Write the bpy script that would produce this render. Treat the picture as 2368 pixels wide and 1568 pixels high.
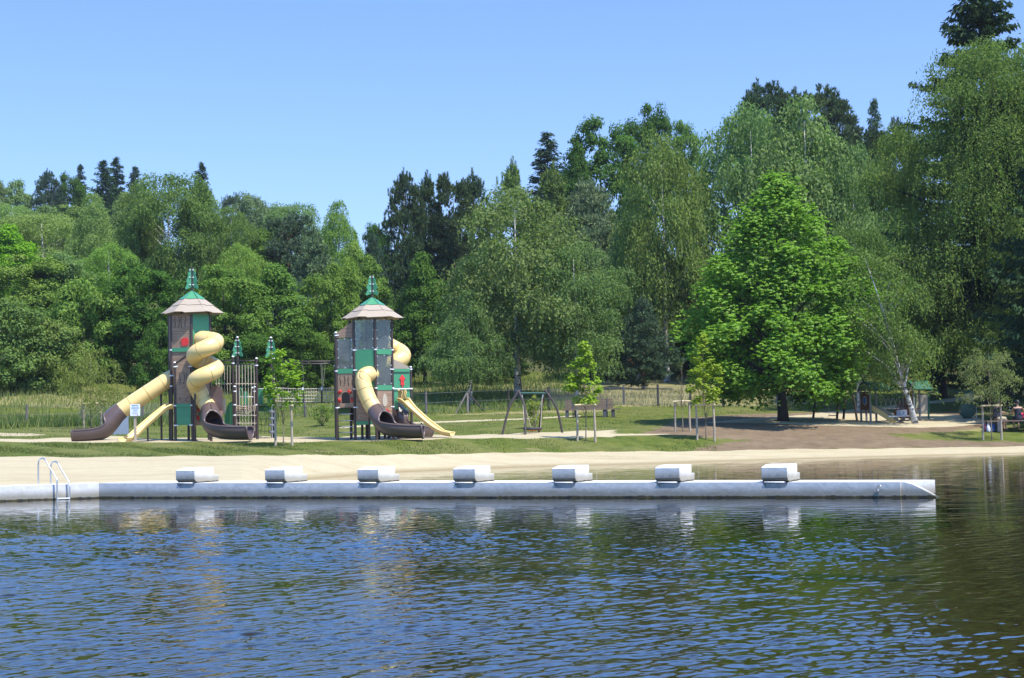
import bpy, bmesh, math, random
import numpy as np
from mathutils import Vector, Matrix
from mathutils.geometry import tessellate_polygon
for o in list(bpy.data.objects): bpy.data.objects.remove(o)
S = bpy.context.scene
C = S.collection
R = math.radians
# ------------------------------------------------------------------ camera, sky, sun, exposure
CAMH, FPX, PCX, PCY, HORIZ, ROLL = 1.67, 3800.0, 1184.0, 784.0, 978.0, 0.021
pitch = math.atan((HORIZ - PCY) / FPX)
cr, sr = math.cos(ROLL), math.sin(ROLL)
FWD = Vector((0, math.cos(pitch), math.sin(pitch)))
U0 = Vector((0, -math.sin(pitch), math.cos(pitch)))
RX = Vector((1, 0, 0)) * cr - U0 * sr
UY = Vector((1, 0, 0)) * sr + U0 * cr
CAMP = Vector((0, 0, CAMH))
cd = bpy.data.cameras.new('camera'); cam = bpy.data.objects.new('camera', cd); C.objects.link(cam)
cd.sensor_width = 36; cd.lens = 36 * FPX / 2368.0
cd.clip_start = 0.5; cd.clip_end = 3000
M = Matrix((RX, UY, -FWD)).transposed().to_4x4(); M.translation = CAMP
cam.matrix_world = M
S.camera = cam
SUN_EL, SUN_AZ = R(61), R(50)           # azimuth measured from -Y (towards the camera) to +X (right)
sdir = Vector((math.sin(SUN_AZ) * math.cos(SUN_EL), -math.cos(SUN_AZ) * math.cos(SUN_EL), math.sin(SUN_EL)))
W_ = bpy.data.worlds.new('World'); S.world = W_; W_.use_nodes = True
nt = W_.node_tree; bg = nt.nodes['Background']
sky = nt.nodes.new('ShaderNodeTexSky'); sky.sky_type = 'NISHITA'; sky.sun_disc = False
sky.sun_elevation = SUN_EL; sky.sun_rotation = math.pi - SUN_AZ
sky.air_density = 1.1; sky.dust_density = 0.6; sky.ozone_density = 2.2; sky.altitude = 300
def wn(t, **k):
    n = nt.nodes.new(t)
    for q, v in k.items(): setattr(n, q, v)
    return n
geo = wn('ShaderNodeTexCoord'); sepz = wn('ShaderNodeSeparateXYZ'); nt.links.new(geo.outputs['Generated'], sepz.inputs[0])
rmp = wn('ShaderNodeValToRGB'); nt.links.new(sepz.outputs[2], rmp.inputs[0])     # sky tint; band above the view brightened to lift the water's reflections
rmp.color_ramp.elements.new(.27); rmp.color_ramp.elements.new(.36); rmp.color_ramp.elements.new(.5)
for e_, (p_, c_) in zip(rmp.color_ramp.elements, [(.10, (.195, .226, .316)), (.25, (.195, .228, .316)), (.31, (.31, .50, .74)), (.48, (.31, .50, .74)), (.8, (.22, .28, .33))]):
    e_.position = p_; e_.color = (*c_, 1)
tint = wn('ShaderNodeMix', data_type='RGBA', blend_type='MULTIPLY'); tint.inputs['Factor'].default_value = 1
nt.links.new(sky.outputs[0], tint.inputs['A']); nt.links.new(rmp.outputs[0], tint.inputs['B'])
sca = wn('ShaderNodeVectorMath', operation='SCALE'); sca.inputs['Scale'].default_value = 2.62; nt.links.new(tint.outputs['Result'], sca.inputs[0])  # extra sky gain, applied on top of the Background strength
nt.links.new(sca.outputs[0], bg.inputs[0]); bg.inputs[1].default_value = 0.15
sl = bpy.data.lights.new('sun', 'SUN'); sl.energy = 4.4; sl.angle = R(0.5); sl.color = (1, .955, .88)
so = bpy.data.objects.new('sun', sl); C.objects.link(so)
so.rotation_euler = sdir.to_track_quat('Z', 'Y').to_euler(); so.location = (40, -30, 80)
S.view_settings.view_transform = 'Standard'; S.view_settings.look = 'None'
S.view_settings.exposure = 0.85; S.view_settings.gamma = 1
S.render.engine = 'CYCLES'
S.cycles.max_bounces = 8; S.cycles.transparent_max_bounces = 12; S.cycles.caustics_reflective = False; S.cycles.caustics_refractive = False
S.cycles.sample_clamp_indirect = 6

def Wp(px, py, D):
    """point at depth D (metres along Y) seen at photo position px,py (2368 px wide)"""
    d = FWD * FPX + RX * (px - PCX) + UY * (PCY - py)
    return CAMP + d * (D / d.y)
def proj(P):
    P = np.asarray(P, float) - np.array(CAMP)
    f = P @ np.array(FWD)
    return PCX + FPX * (P @ np.array(RX)) / f, PCY - FPX * (P @ np.array(UY)) / f

# ------------------------------------------------------------------ materials
def mat(name):
    m = bpy.data.materials.new(name); m.use_nodes = True
    return m, m.node_tree, m.node_tree.nodes['Principled BSDF']
def N(t, typ, **kw):
    n = t.nodes.new(typ)
    for k, v in kw.items(): setattr(n, k, v)
    return n
def noise(t, scale, detail=4, rough=.55, vec=None, mapscale=None, coord='Object'):
    tc = N(t, 'ShaderNodeTexCoord') if vec is None else None
    v = tc.outputs[coord] if vec is None else vec
    if mapscale:
        mp = N(t, 'ShaderNodeMapping'); mp.inputs['Scale'].default_value = mapscale
        t.links.new(v, mp.inputs[0]); v = mp.outputs[0]
    n = N(t, 'ShaderNodeTexNoise'); n.inputs['Scale'].default_value = scale; n.inputs['Detail'].default_value = detail
    n.inputs['Roughness'].default_value = rough
    t.links.new(v, n.inputs['Vector'])
    return n.outputs['Fac']
def ramp(t, fac, stops):
    r = N(t, 'ShaderNodeValToRGB'); t.links.new(fac, r.inputs[0])
    e = r.color_ramp.elements
    while len(e) < len(stops): e.new(.5)
    for i, (p, c) in enumerate(stops):
        e[i].position = p; e[i].color = (*c, 1) if len(c) == 3 else c
    return r.outputs[0]
def mixc(t, a, b, fac, mode='MIX'):
    n = N(t, 'ShaderNodeMix', data_type='RGBA', blend_type=mode)
    for s, v in ((n.inputs['A'], a), (n.inputs['B'], b), (n.inputs['Factor'], fac)):
        if isinstance(v, (tuple, list)): s.default_value = (*v, 1) if len(v) == 3 else v
        elif isinstance(v, (int, float)): s.default_value = v
        else: t.links.new(v, s)
    return n.outputs['Result']
def math_(t, op, a, b=None, c=None):
    n = N(t, 'ShaderNodeMath', operation=op)
    for i, v in enumerate((a, b, c)):
        if v is None: continue
        if isinstance(v, (int, float)): n.inputs[i].default_value = v
        else: t.links.new(v, n.inputs[i])
    return n.outputs[0]
def bump(t, b, h, strength=.3, dist=.02):
    n = N(t, 'ShaderNodeBump'); n.inputs['Strength'].default_value = strength; n.inputs['Distance'].default_value = dist
    t.links.new(h, n.inputs['Height']); t.links.new(n.outputs[0], b.inputs['Normal'])
MATS = {}
def simple(name, col, rough=.5, var=.15, nscale=3, metal=0, bmp=0, mapscale=None):
    m, t, b = mat(name)
    f = noise(t, nscale, 5, .6, mapscale=mapscale)
    c = ramp(t, f, [(.25, tuple(x * (1 - var) for x in col)), (.75, tuple(min(1, x * (1 + var)) for x in col))])
    t.links.new(c, b.inputs['Base Color']); b.inputs['Roughness'].default_value = rough; b.inputs['Metallic'].default_value = metal
    if bmp: bump(t, b, f, .5, bmp)
    MATS[name] = m
    return m
simple('post_brown', (.045, .03, .026), .45, .2)
simple('plastic_green', (.05, .235, .115), .45, .06, 2)
simple('plastic_green_dark', (.02, .11, .05), .5, .1, 2)
simple('plastic_yellow', (.70, .51, .205), .38, .05, 1.5)
simple('plastic_yellow_seam', (.42, .29, .09), .5, .15, 6)
simple('plastic_brown', (.10, .068, .06), .34, .1, 2)
simple('plate_brown', (.17, .10, .075), .5, .06, 2)
simple('red_plastic', (.62, .03, .025), .4, .06)
simple('post_grey', (.17, .175, .18), .5, .1)
simple('white_plastic', (.72, .73, .74), .4, .05)
simple('grey_plastic', (.16, .17, .19), .5, .1)
simple('rope', (.48, .42, .33), .8, .2, 20)
simple('rope_black', (.03, .03, .035), .7, .2, 20)
simple('steel', (.55, .56, .57), .28, .1, 8, metal=.85)
simple('galvanised', (.42, .43, .44), .45, .12, 8, metal=.5)
simple('stake_wood', (.36, .29, .21), .8, .35, 9, mapscale=(3, 3, .6))
simple('stake_pale', (.62, .50, .30), .75, .25, 9)
simple('grey_wood', (.13, .115, .1), .85, .3, 8, mapscale=(3, 3, .5))
simple('bench_wood', (.16, .105, .085), .75, .3, 7)
simple('concrete_dark', (.07, .075, .085), .8, .25, 5)
simple('cabinet_grey', (.2, .24, .3), .5, .06, 2)
simple('cabinet_dark', (.02, .03, .032), .5, .15, 3)
simple('sign_white', (.72, .76, .82), .35, .03, 3)
simple('ink_dark', (.03, .05, .07), .5, .1)
simple('ink_red', (.5, .05, .06), .5, .1)
simple('ink_grey', (.32, .36, .44), .5, .1)
simple('wire', (.12, .125, .13), .5, .2, 5, metal=.4)
simple('teal_paint', (.008, .06, .042), .4, .08)
simple('roof_green', (.008, .09, .045), .5, .15, 3)
simple('skin', (.42, .24, .16), .55, .08, 10)
simple('hair_dark', (.012, .01, .009), .5, .2, 30)
simple('cloth_navy', (.012, .014, .025), .85, .2, 12)
simple('cloth_khaki', (.34, .28, .18), .9, .2, 12)
simple('cloth_red', (.6, .03, .08), .8, .15, 8, bmp=.02)
simple('bag_purple', (.10, .02, .06), .8, .2, 8)
simple('bag_blue', (.02, .07, .22), .7, .2, 8)
simple('bag_white', (.5, .52, .6), .7, .15, 8)
simple('panel_blue', (.05, .16, .42), .4, .05)
simple('panel_beige', (.40, .35, .26), .6, .1)
simple('panel_rust', (.15, .06, .03), .6, .2)
simple('bark_dark', (.03, .024, .019), .9, .45, 9, bmp=.02, mapscale=(2, 2, .5))
simple('bark_grey', (.11, .095, .075), .9, .4, 9, bmp=.02, mapscale=(2, 2, .5))
simple('bark_pine', (.14, .07, .045), .9, .4, 7, bmp=.02, mapscale=(2, 2, .5))
simple('twig', (.2, .16, .1), .8, .25, 9)
def bark_birch():
    m, t, b = mat('bark_birch')
    f = noise(t, 3, 5, .7, mapscale=(1.2, 1.2, 3.2))
    c = ramp(t, f, [(.40, (.03, .028, .026)), (.50, (.45, .43, .40)), (.75, (.66, .65, .62))])
    t.links.new(c, b.inputs['Base Color']); b.inputs['Roughness'].default_value = .75
    bump(t, b, f, .4, .02); MATS['bark_birch'] = m
bark_birch()
def wood_planks():
    m, t, b = mat('wood_planks')
    tc = N(t, 'ShaderNodeTexCoord')
    f = noise(t, 2.2, 6, .65, vec=tc.outputs['Object'], mapscale=(.9, .9, 9))
    g = noise(t, 9, 4, .6, vec=tc.outputs['Object'], mapscale=(.5, .5, 9))
    c = ramp(t, f, [(.28, (.165, .10, .062)), (.5, (.285, .185, .118)), (.75, (.40, .28, .19))])
    sep = N(t, 'ShaderNodeSeparateXYZ'); t.links.new(tc.outputs['Object'], sep.inputs[0])
    w = math_(t, 'FRACT', math_(t, 'MULTIPLY', sep.outputs[2], 5.2))
    line = math_(t, 'LESS_THAN', w, .05)
    c = mixc(t, c, (.08, .055, .04), math_(t, 'MULTIPLY', line, .45))
    c = mixc(t, c, ramp(t, g, [(.35, (.62, .62, .62)), (.7, (1.15, 1.15, 1.15))]), .6, 'MULTIPLY')
    t.links.new(c, b.inputs['Base Color']); b.inputs['Roughness'].default_value = .6; MATS['wood_planks'] = m
    m2 = m.copy(); m2.name = 'roof_planks'; MATS['roof_planks'] = m2
    b2 = m2.node_tree.nodes['Principled BSDF']
    src = b2.inputs['Base Color'].links[0].from_socket
    t2 = m2.node_tree
    c2 = mixc(t2, src, (.36, .315, .25), .66)
    t2.links.new(c2, b2.inputs['Base Color']); b2.inputs['Roughness'].default_value = .75
wood_planks()
def glass():
    m, t, b = mat('clear_panel')
    out = t.nodes['Material Output']
    tr = N(t, 'ShaderNodeBsdfTransparent'); tr.inputs[0].default_value = (.72, .78, .78, 1)
    gl = N(t, 'ShaderNodeBsdfGlossy'); gl.inputs['Roughness'].default_value = .06
    gl.inputs[0].default_value = (.9, .92, .95, 1)
    df = N(t, 'ShaderNodeBsdfDiffuse'); df.inputs[0].default_value = (.5, .55, .58, 1)
    m1 = N(t, 'ShaderNodeMixShader'); m1.inputs[0].default_value = .07
    t.links.new(tr.outputs[0], m1.inputs[1]); t.links.new(gl.outputs[0], m1.inputs[2])
    m2 = N(t, 'ShaderNodeMixShader'); f = noise(t, 2.5, 3)
    t.links.new(math_(t, 'MULTIPLY', f, .10), m2.inputs[0])
    t.links.new(m1.outputs[0], m2.inputs[1]); t.links.new(df.outputs[0], m2.inputs[2])
    t.links.new(m2.outputs[0], out.inputs[0]); MATS['clear_panel'] = m
glass()
def leaf_mat(name, trans=.35, gloss=.04, var=.35, rough=.45):
    """leaf colour comes from the object's own colour; every leaf varies a little"""
    m, t, b = mat(name); out = t.nodes['Material Output']
    oi = N(t, 'ShaderNodeObjectInfo'); ge = N(t, 'ShaderNodeNewGeometry')
    tc = N(t, 'ShaderNodeTexCoord')
    nz = noise(t, .9, 2, vec=tc.outputs['Object'])
    v = math_(t, 'ADD', math_(t, 'MULTIPLY', ge.outputs['Random Per Island'], .7), math_(t, 'MULTIPLY', nz, .6))
    k = ramp(t, v, [(.15, (1 - var, 1 - var, 1 - var)), (.6, (1, 1, 1)), (1, (1 + var * 1.3, 1 + var, 1 + var * .5))])
    c = mixc(t, oi.outputs['Color'], k, 1.0, 'MULTIPLY')
    df = N(t, 'ShaderNodeBsdfDiffuse'); t.links.new(c, df.inputs[0])
    tl = N(t, 'ShaderNodeBsdfTranslucent')
    c2 = mixc(t, c, (1.0, 1.25, .6), 1.0, 'MULTIPLY'); t.links.new(c2, tl.inputs[0])
    a = N(t, 'ShaderNodeMixShader'); a.inputs[0].default_value = trans
    t.links.new(df.outputs[0], a.inputs[1]); t.links.new(tl.outputs[0], a.inputs[2])
    gl = N(t, 'ShaderNodeBsdfGlossy'); gl.inputs['Roughness'].default_value = rough; gl.inputs[0].default_value = (.9, .95, 1, 1)
    a2 = N(t, 'ShaderNodeMixShader'); a2.inputs[0].default_value = gloss
    t.links.new(a.outputs[0], a2.inputs[1]); t.links.new(gl.outputs[0], a2.inputs[2])
    t.links.new(a2.outputs[0], out.inputs[0]); MATS[name] = m
leaf_mat('leaf', .38, .0, .24); leaf_mat('leaf_glossy', .42, .012, .3, .5); leaf_mat('needle', .12, .0, .3); leaf_mat('grass_blade', .4, .02, .4)

# ------------------------------------------------------------------ object helpers
def tag(o, label=None, cat=None, group=None, kind=None):
    if label: o['label'] = label
    if cat: o['category'] = cat
    if group: o['group'] = group
    if kind: o['kind'] = kind
    return o
def thing(name, loc, label, cat, group=None):
    o = bpy.data.objects.new(name, None); o.location = loc; o.empty_display_size = .2; C.objects.link(o)
    return tag(o, label, cat, group)
def org(o):
    v = Vector((0, 0, 0))
    while o is not None: v += Vector(o.location); o = o.parent
    return v
def mesh_obj(name, V, F, m, parent=None, smooth=False, world=True, color=None):
    me = bpy.data.meshes.new(name)
    V = np.asarray(V, np.float64)
    if parent is not None and world: V = V - np.array(org(parent))
    me.from_pydata([tuple(v) for v in V], [], F)
    if smooth: me.polygons.foreach_set('use_smooth', [True] * len(me.polygons))
    me.materials.append(MATS[m] if isinstance(m, str) else m); me.update()
    o = bpy.data.objects.new(name, me); C.objects.link(o)
    if parent is not None: o.parent = parent
    if color: o.color = (*color, 1)
    return o
def quads_obj(name, V, m, parent=None, color=None, nv=4):
    """fast mesh of separate polygons; V is (n*nv,3) local"""
    n = len(V) // nv
    me = bpy.data.meshes.new(name)
    me.vertices.add(len(V)); me.vertices.foreach_set('co', np.ascontiguousarray(V, np.float32).ravel())
    me.loops.add(len(V)); me.loops.foreach_set('vertex_index', np.arange(len(V), dtype=np.int32))
    me.polygons.add(n); me.polygons.foreach_set('loop_start', np.arange(0, len(V), nv, dtype=np.int32))
    try: me.polygons.foreach_set('loop_total', np.full(n, nv, dtype=np.int32))
    except Exception: pass
    me.materials.append(MATS[m]); me.update(calc_edges=True); me.validate()
    o = bpy.data.objects.new(name, me); C.objects.link(o)
    if parent is not None: o.parent = parent
    if color: o.color = (*color, 1)
    return o
class MB:
    def __init__(s): s.V = []; s.F = []
    def add(s, V, F):
        k = len(s.V); s.V += [tuple(v) for v in V]; s.F += [tuple(i + k for i in f) for f in F]; return s
    def box(s, c, sx, sy, sz, rz=0):
        co, si = math.cos(rz), math.sin(rz); V = []
        for z in (-.5, .5):
            for x, y in ((-.5, -.5), (.5, -.5), (.5, .5), (-.5, .5)):
                X, Y = x * sx, y * sy
                V.append((c[0] + X * co - Y * si, c[1] + X * si + Y * co, c[2] + z * sz))
        return s.add(V, [(3, 2, 1, 0), (4, 5, 6, 7), (0, 1, 5, 4), (1, 2, 6, 5), (2, 3, 7, 6), (3, 0, 4, 7)])
    def tube(s, pts, r, n=10, caps=True, closed=False):
        pts = [Vector(p) for p in pts]; m = len(pts)
        rs = r if isinstance(r, (list, tuple)) else [r] * m
        V = []; F = []; ref = None
        for i, p in enumerate(pts):
            if closed: d = pts[(i + 1) % m] - pts[i - 1]
            else: d = pts[min(i + 1, m - 1)] - pts[max(i - 1, 0)]
            d.normalize()
            if ref is None: ref = Vector((0, 0, 1)) if abs(d.z) < .9 else Vector((1, 0, 0))
            a = (ref - d * ref.dot(d))
            if a.length < 1e-5: a = d.orthogonal()
            a.normalize(); b = d.cross(a); ref = a
            for k in range(n):
                t = 2 * math.pi * k / n
                V.append(p + (a * math.cos(t) + b * math.sin(t)) * rs[i])
        for i in range(m if closed else m - 1):
            j = (i + 1) % m
            for k in range(n):
                k2 = (k + 1) % n
                F.append((i * n + k, i * n + k2, j * n + k2, j * n + k))
        if caps and not closed:
            F.append(tuple(range(n - 1, -1, -1))); F.append(tuple((m - 1) * n + k for k in range(n)))
        return s.add(V, F)
    def dome(s, c, r, h=None, n=10, rings=4):
        h = r if h is None else h; V = []; F = []
        for i in range(rings):
            t = i / rings * math.pi / 2
            for k in range(n):
                a = 2 * math.pi * k / n
                V.append((c[0] + r * math.cos(t) * math.cos(a), c[1] + r * math.cos(t) * math.sin(a), c[2] + h * math.sin(t)))
        V.append((c[0], c[1], c[2] + h))
        for i in range(rings - 1):
            for k in range(n): F.append((i * n + k, i * n + (k + 1) % n, (i + 1) * n + (k + 1) % n, (i + 1) * n + k))
        for k in range(n): F.append(((rings - 1) * n + k, (rings - 1) * n + (k + 1) % n, rings * n))
        F.append(tuple(range(n - 1, -1, -1)))
        return s.add(V, F)
    def prism(s, loops, o, ex, ey, th):
        """extruded outline with optional holes; loops are 2-D in the frame o, ex, ey; thickness th along ex x ey"""
        o, ex, ey = Vector(o), Vector(ex), Vector(ey); nz = ex.cross(ey).normalized() * th
        flat = [Vector((x, y, 0)) for lp in loops for x, y in lp]
        tris = tessellate_polygon([[Vector((x, y, 0)) for x, y in lp] for lp in loops])
        base = [o + ex * p.x + ey * p.y for p in flat]; n = len(base)
        V = base + [b + nz for b in base]
        F = []
        for t in tris:
            a, b, c = (flat[i] for i in t)
            t = t if (b - a).cross(c - a).z > 0 else t[::-1]
            F.append(tuple(i + n for i in t)); F.append(tuple(t[::-1]))
        k = 0
        for lp in loops:
            m = len(lp)
            for i in range(m):
                j = (i + 1) % m
                F.append((k + i, k + j, k + j + n, k + i + n))
            k += m
        return s.add(V, F)
    def build(s, name, m, parent=None, smooth=False, fix=True):
        o = mesh_obj(name, s.V, s.F, m, parent, smooth)
        if fix:
            bm = bmesh.new(); bm.from_mesh(o.data); bmesh.ops.recalc_face_normals(bm, faces=bm.faces); bm.to_mesh(o.data); bm.free()
        if smooth == 'auto':
            o.data.set_sharp_from_angle(angle=R(35))
        return o
def bevel(o, w=.01, seg=2):
    b = o.modifiers.new('bevel', 'BEVEL'); b.width = w; b.segments = seg; b.limit_method = 'ANGLE'; return o
def copy_thing(o, parent=None):
    c = o.copy(); C.objects.link(c); c.parent = parent
    for ch in list(o.children): copy_thing(ch, c)
    return c
def catmull(pts, n=8):
    pts = [Vector(p) for p in pts]; out = []
    P = [pts[0] * 2 - pts[1]] + pts + [pts[-1] * 2 - pts[-2]]
    for i in range(1, len(P) - 2):
        a, b, c, d = P[i - 1], P[i], P[i + 1], P[i + 2]
        for k in range(n):
            t = k / n
            out.append(.5 * ((2 * b) + (c - a) * t + (2 * a - 5 * b + 4 * c - d) * t * t + (3 * b - a - 3 * c + d) * t ** 3))
    out.append(pts[-1]); return out

# ------------------------------------------------------------------ terrain (columns by bearing, rows by meaning)
DOCK_L = Wp(229, 1152, 1); DOCK_R = Wp(2083, 1151, 1)
def on_level(px, py, z):
    d = Wp(px, py, 1) - CAMP; k = (z - CAMH) / d.z; return CAMP + d * k
DL, DR = on_level(229, 1152, 0), on_level(2083, 1151, 0)
DF = on_level(0, 1160, 0)                      # the wall's bend runs on to the left from DL through DF
def dock_depth(t):
    """depth of the jetty / quay front along bearing t = X/Y"""
    tl = DL.x / DL.y
    A, B = (DL, DR) if t > tl else (DF, DL)
    ex, ey = B.x - A.x, B.y - A.y
    den = ex - t * ey
    k = (t * A.y - A.x) / den
    return A.y + k * ey
PXC = [-500, 0, 300, 560, 640, 720, 925, 1184, 1500, 1800, 2100, 2368, 2900]
def row(Ds, pys): return [Wp(px, py, D) for px, py, D in zip(PXC, pys, Ds)]
tb = [Wp(px, 1100, 1).x for px in PXC]
dk = [dock_depth(t) for t in tb]
def pt(t, D, z): return Vector((t * D, D, z))
r1 = [pt(tb[i], dk[i] + .9, .33) for i in range(4)] + [pt(tb[4], 47, .10)] + [pt(tb[5 + i], D, 0) for i, D in enumerate([53.8, 59.5, 62.2, 63, 65.4, 66.5, 66.9, 67])]
r0 = [pt(tb[i], dk[i] + .55, -1.0) for i in range(4)] + [pt(tb[4], dk[4] + .9, -.5), pt(tb[5], dk[5] + 1.2, -.7), pt(tb[6], dk[6] + 2, -.8)] + [pt(tb[7 + i], D, -1.2) for i, D in enumerate([46, 50, 53, 54, 54, 54])]
r2 = row([56, 56, 56.5, 57.5, 58, 59, 62, 66, 67.5, 69.5, 71, 71, 71], [1058, 1057, 1056, 1054, 1053.5, 1053, 1051, 1047, 1044, 1040, 1036, 1032, 1028])
r3 = row([66.3] * 7 + [68.5, 71, 74, 75, 75.5, 76], [1023, 1022, 1023, 1023, 1022.5, 1022, 1018, 1012, 1012, 1004, 1000, 1008, 1010])
r4 = row([72.8] * 8 + [77, 79, 78, 79, 79], [1016, 1014, 1012, 1010.5, 1010, 1009.5, 1007, 1003.5, 990, 977, 983, 982, 982])
r5 = row([84] * 8 + [86, 86, 84, 84, 84], [996, 995, 992, 988, 986, 985, 980, 974, 968, 963, 967, 966, 964])
r6 = row([90, 90, 91, 94, 94, 95, 95, 95, 95, 95, 94, 94, 94], [986, 985, 980, 970, 968, 965, 960, 951, 942, 945, 948, 938, 925])
r7 = row([103, 103, 108, 112, 112, 114, 120, 125, 125, 120, 115, 112, 112], [908, 908, 905, 895, 893, 890, 885, 880, 872, 880, 890, 895, 890])
r8 = [pt(t, 165, z) for t, z in zip(tb, [17, 16, 15, 14, 13, 13, 13, 15, 18, 18, 17, 15, 15])]
r9 = [pt(t, 240, z) for t, z in zip(tb, [27, 25, 24, 21, 20, 19, 18, 20, 25, 26, 25, 23, 23])]
r10 = [pt(t, 420, z) for t, z in zip(tb, [30, 28, 27, 24, 22, 20, 19, 22, 27, 29, 28, 26, 26])]
ROWS = [r0, r1, r2, r3, r4, r5, r6, r7, r8, r9, r10]
TB = np.array(tb)
RD = np.array([[p.y for p in r] for r in ROWS]); RZ = np.array([[p.z for p in r] for r in ROWS])
for _px in (-250, 100, 229, 400, 480):                  # follow the quay's bend exactly
    _t = Wp(_px, 1100, 1).x; _k = int(np.searchsorted(TB, _t))
    _d = [np.interp(_t, TB, r) for r in RD]; _z = [np.interp(_t, TB, r) for r in RZ]
    _d[0], _d[1] = dock_depth(_t) + .55, dock_depth(_t) + .9
    TB = np.insert(TB, _k, _t); RD = np.insert(RD, _k, _d, axis=1); RZ = np.insert(RZ, _k, _z, axis=1)
def terrain_row(t):
    return [np.interp(t, TB, RD[i]) for i in range(len(ROWS))], [np.interp(t, TB, RZ[i]) for i in range(len(ROWS))]
def wob(x, y):
    return .035 * np.sin(x * .9 + 1.3 * np.sin(y * .31)) * np.sin(y * .7 + .5) + .02 * np.sin(x * 2.3 + y * 1.7)
def gz(x, y):
    ds, zs = terrain_row(x / y)
    return float(np.interp(y, ds, zs))
def G(px, py, dmin=50):
    """ground point seen at a photo position"""
    D = dmin; prev = None
    while D < 400:
        p = Wp(px, py, D)
        if p.z <= gz(p.x, p.y):
            for _ in range(12):
                m = (D + prev) / 2; p = Wp(px, py, m)
                if p.z <= gz(p.x, p.y): D = m
                else: prev = m
            return Vector((p.x, p.y, gz(p.x, p.y)))
        prev = D; D += .5
    return Wp(px, py, 100)
def at(px, D, dz=0):
    """ground point on column px at depth D"""
    p = Wp(px, 978, D); return Vector((p.x, p.y, gz(p.x, p.y) + dz))

def sdpoly(px, py, poly, ky=6.0):
    """signed distance (inside positive) to a polygon in photo space, vertical stretched by ky"""
    P = np.stack([px, py * ky], 1); Q = np.array([(a, b * ky) for a, b in poly], float)
    d = np.full(len(P), 1e9); inside = np.zeros(len(P), bool)
    for i in range(len(Q)):
        a, b = Q[i], Q[(i + 1) % len(Q)]
        ab = b - a; t = np.clip(((P - a) @ ab) / (ab @ ab), 0, 1)
        d = np.minimum(d, np.linalg.norm(P - (a + t[:, None] * ab), axis=1))
        c = (a[1] > P[:, 1]) != (b[1] > P[:, 1])
        with np.errstate(divide='ignore', invalid='ignore'):
            xi = (b[0] - a[0]) * (P[:, 1] - a[1]) / (b[1] - a[1]) + a[0]
        inside ^= c & (P[:, 0] < xi)
    return np.where(inside, d, -d)

def ground_mat():
    m, t, b = mat('ground')
    tc = N(t, 'ShaderNodeTexCoord'); pos = tc.outputs['Object']
    def attr(n):
        a = N(t, 'ShaderNodeAttribute'); a.attribute_name = n; return a.outputs['Fac']
    nb = noise(t, .35, 5, .6, vec=pos); nm = noise(t, 1.6, 5, .65, vec=pos); nf = noise(t, 14, 4, .7, vec=pos)
    grass = ramp(t, nm, [(.3, (.05, .075, .012)), (.5, (.088, .112, .018)), (.7, (.13, .135, .03))])
    gdry = ramp(t, nb, [(.42, (0, 0, 0)), (.62, (1, 1, 1))])
    grass = mixc(t, grass, (.17, .155, .06), math_(t, 'MULTIPLY', gdry, .45))
    worn = ramp(t, noise(t, .9, 6, .7, vec=pos, mapscale=(.35, 1, 1)), [(.60, (0, 0, 0)), (.68, (1, 1, 1))])
    grass = mixc(t, grass, (.27, .21, .12), math_(t, 'MULTIPLY', worn, attr('worn')))
    grass = mixc(t, grass, ramp(t, nf, [(.3, (.55, .55, .55)), (.7, (1.25, 1.25, 1.25))]), .7, 'MULTIPLY')
    dryc = ramp(t, nm, [(.3, (.15, .145, .055)), (.7, (.26, .22, .10))])
    sandc = ramp(t, nm, [(.25, (.365, .308, .195)), (.75, (.425, .362, .238))])
    sandc = mixc(t, sandc, ramp(t, nf, [(.3, (.86, .86, .86)), (.7, (1.08, 1.08, 1.08))]), .6, 'MULTIPLY')
    trk = ramp(t, noise(t, .55, 6, .72, vec=pos, mapscale=(.22, 1.4, 1)), [(.36, (.80, .76, .70)), (.50, (1, 1, 1))])
    sandc = mixc(t, sandc, trk, .55, 'MULTIPLY')
    wetc = (.2, .15, .07)
    soilc = ramp(t, nm, [(.3, (.122, .086, .052)), (.7, (.19, .138, .088))])
    soilc = mixc(t, soilc, ramp(t, nf, [(.3, (.75, .75, .75)), (.7, (1.2, 1.2, 1.2))]), .6, 'MULTIPLY')
    bedc = (.05, .045, .022)
    def edge(a, amp=.5):
        s = math_(t, 'ADD', a, math_(t, 'MULTIPLY', math_(t, 'SUBTRACT', nm, .5), amp))
        s = math_(t, 'ADD', s, math_(t, 'MULTIPLY', math_(t, 'SUBTRACT', nf, .5), amp * .8))
        r = N(t, 'ShaderNodeMapRange', interpolation_type='SMOOTHSTEP'); t.links.new(s, r.inputs[0])
        r.inputs[1].default_value = .45; r.inputs[2].default_value = .55
        return r.outputs[0]
    c = mixc(t, grass, dryc, edge(attr('dry'), 1.2))
    c = mixc(t, c, soilc, edge(attr('soil'), 1.5))
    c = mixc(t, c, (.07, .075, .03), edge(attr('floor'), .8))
    c = mixc(t, c, sandc, edge(attr('sand'), .5))
    c = mixc(t, c, wetc, attr('wet'))
    c = mixc(t, c, bedc, attr('bed'))
    t.links.new(c, b.inputs['Base Color']); b.inputs['Roughness'].default_value = .95
    b.inputs['Specular IOR Level'].default_value = .1
    bump(t, b, math_(t, 'ADD', nf, math_(t, 'MULTIPLY', nm, 2)), .6, .03)
    MATS['ground'] = m
ground_mat()
SOIL = [(1480, 1004), (1560, 978), (1600, 966), (1720, 958), (1850, 954), (1960, 950), (2120, 955), (2250, 952), (2290, 985), (2200, 999), (2060, 1003), (2100, 1016), (2420, 1024), (2700, 1030), (2700, 1036), (2380, 1033), (2000, 1038), (1780, 1041), (1600, 1044), (1640, 1030), (1720, 1018), (1600, 1008)]
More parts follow.
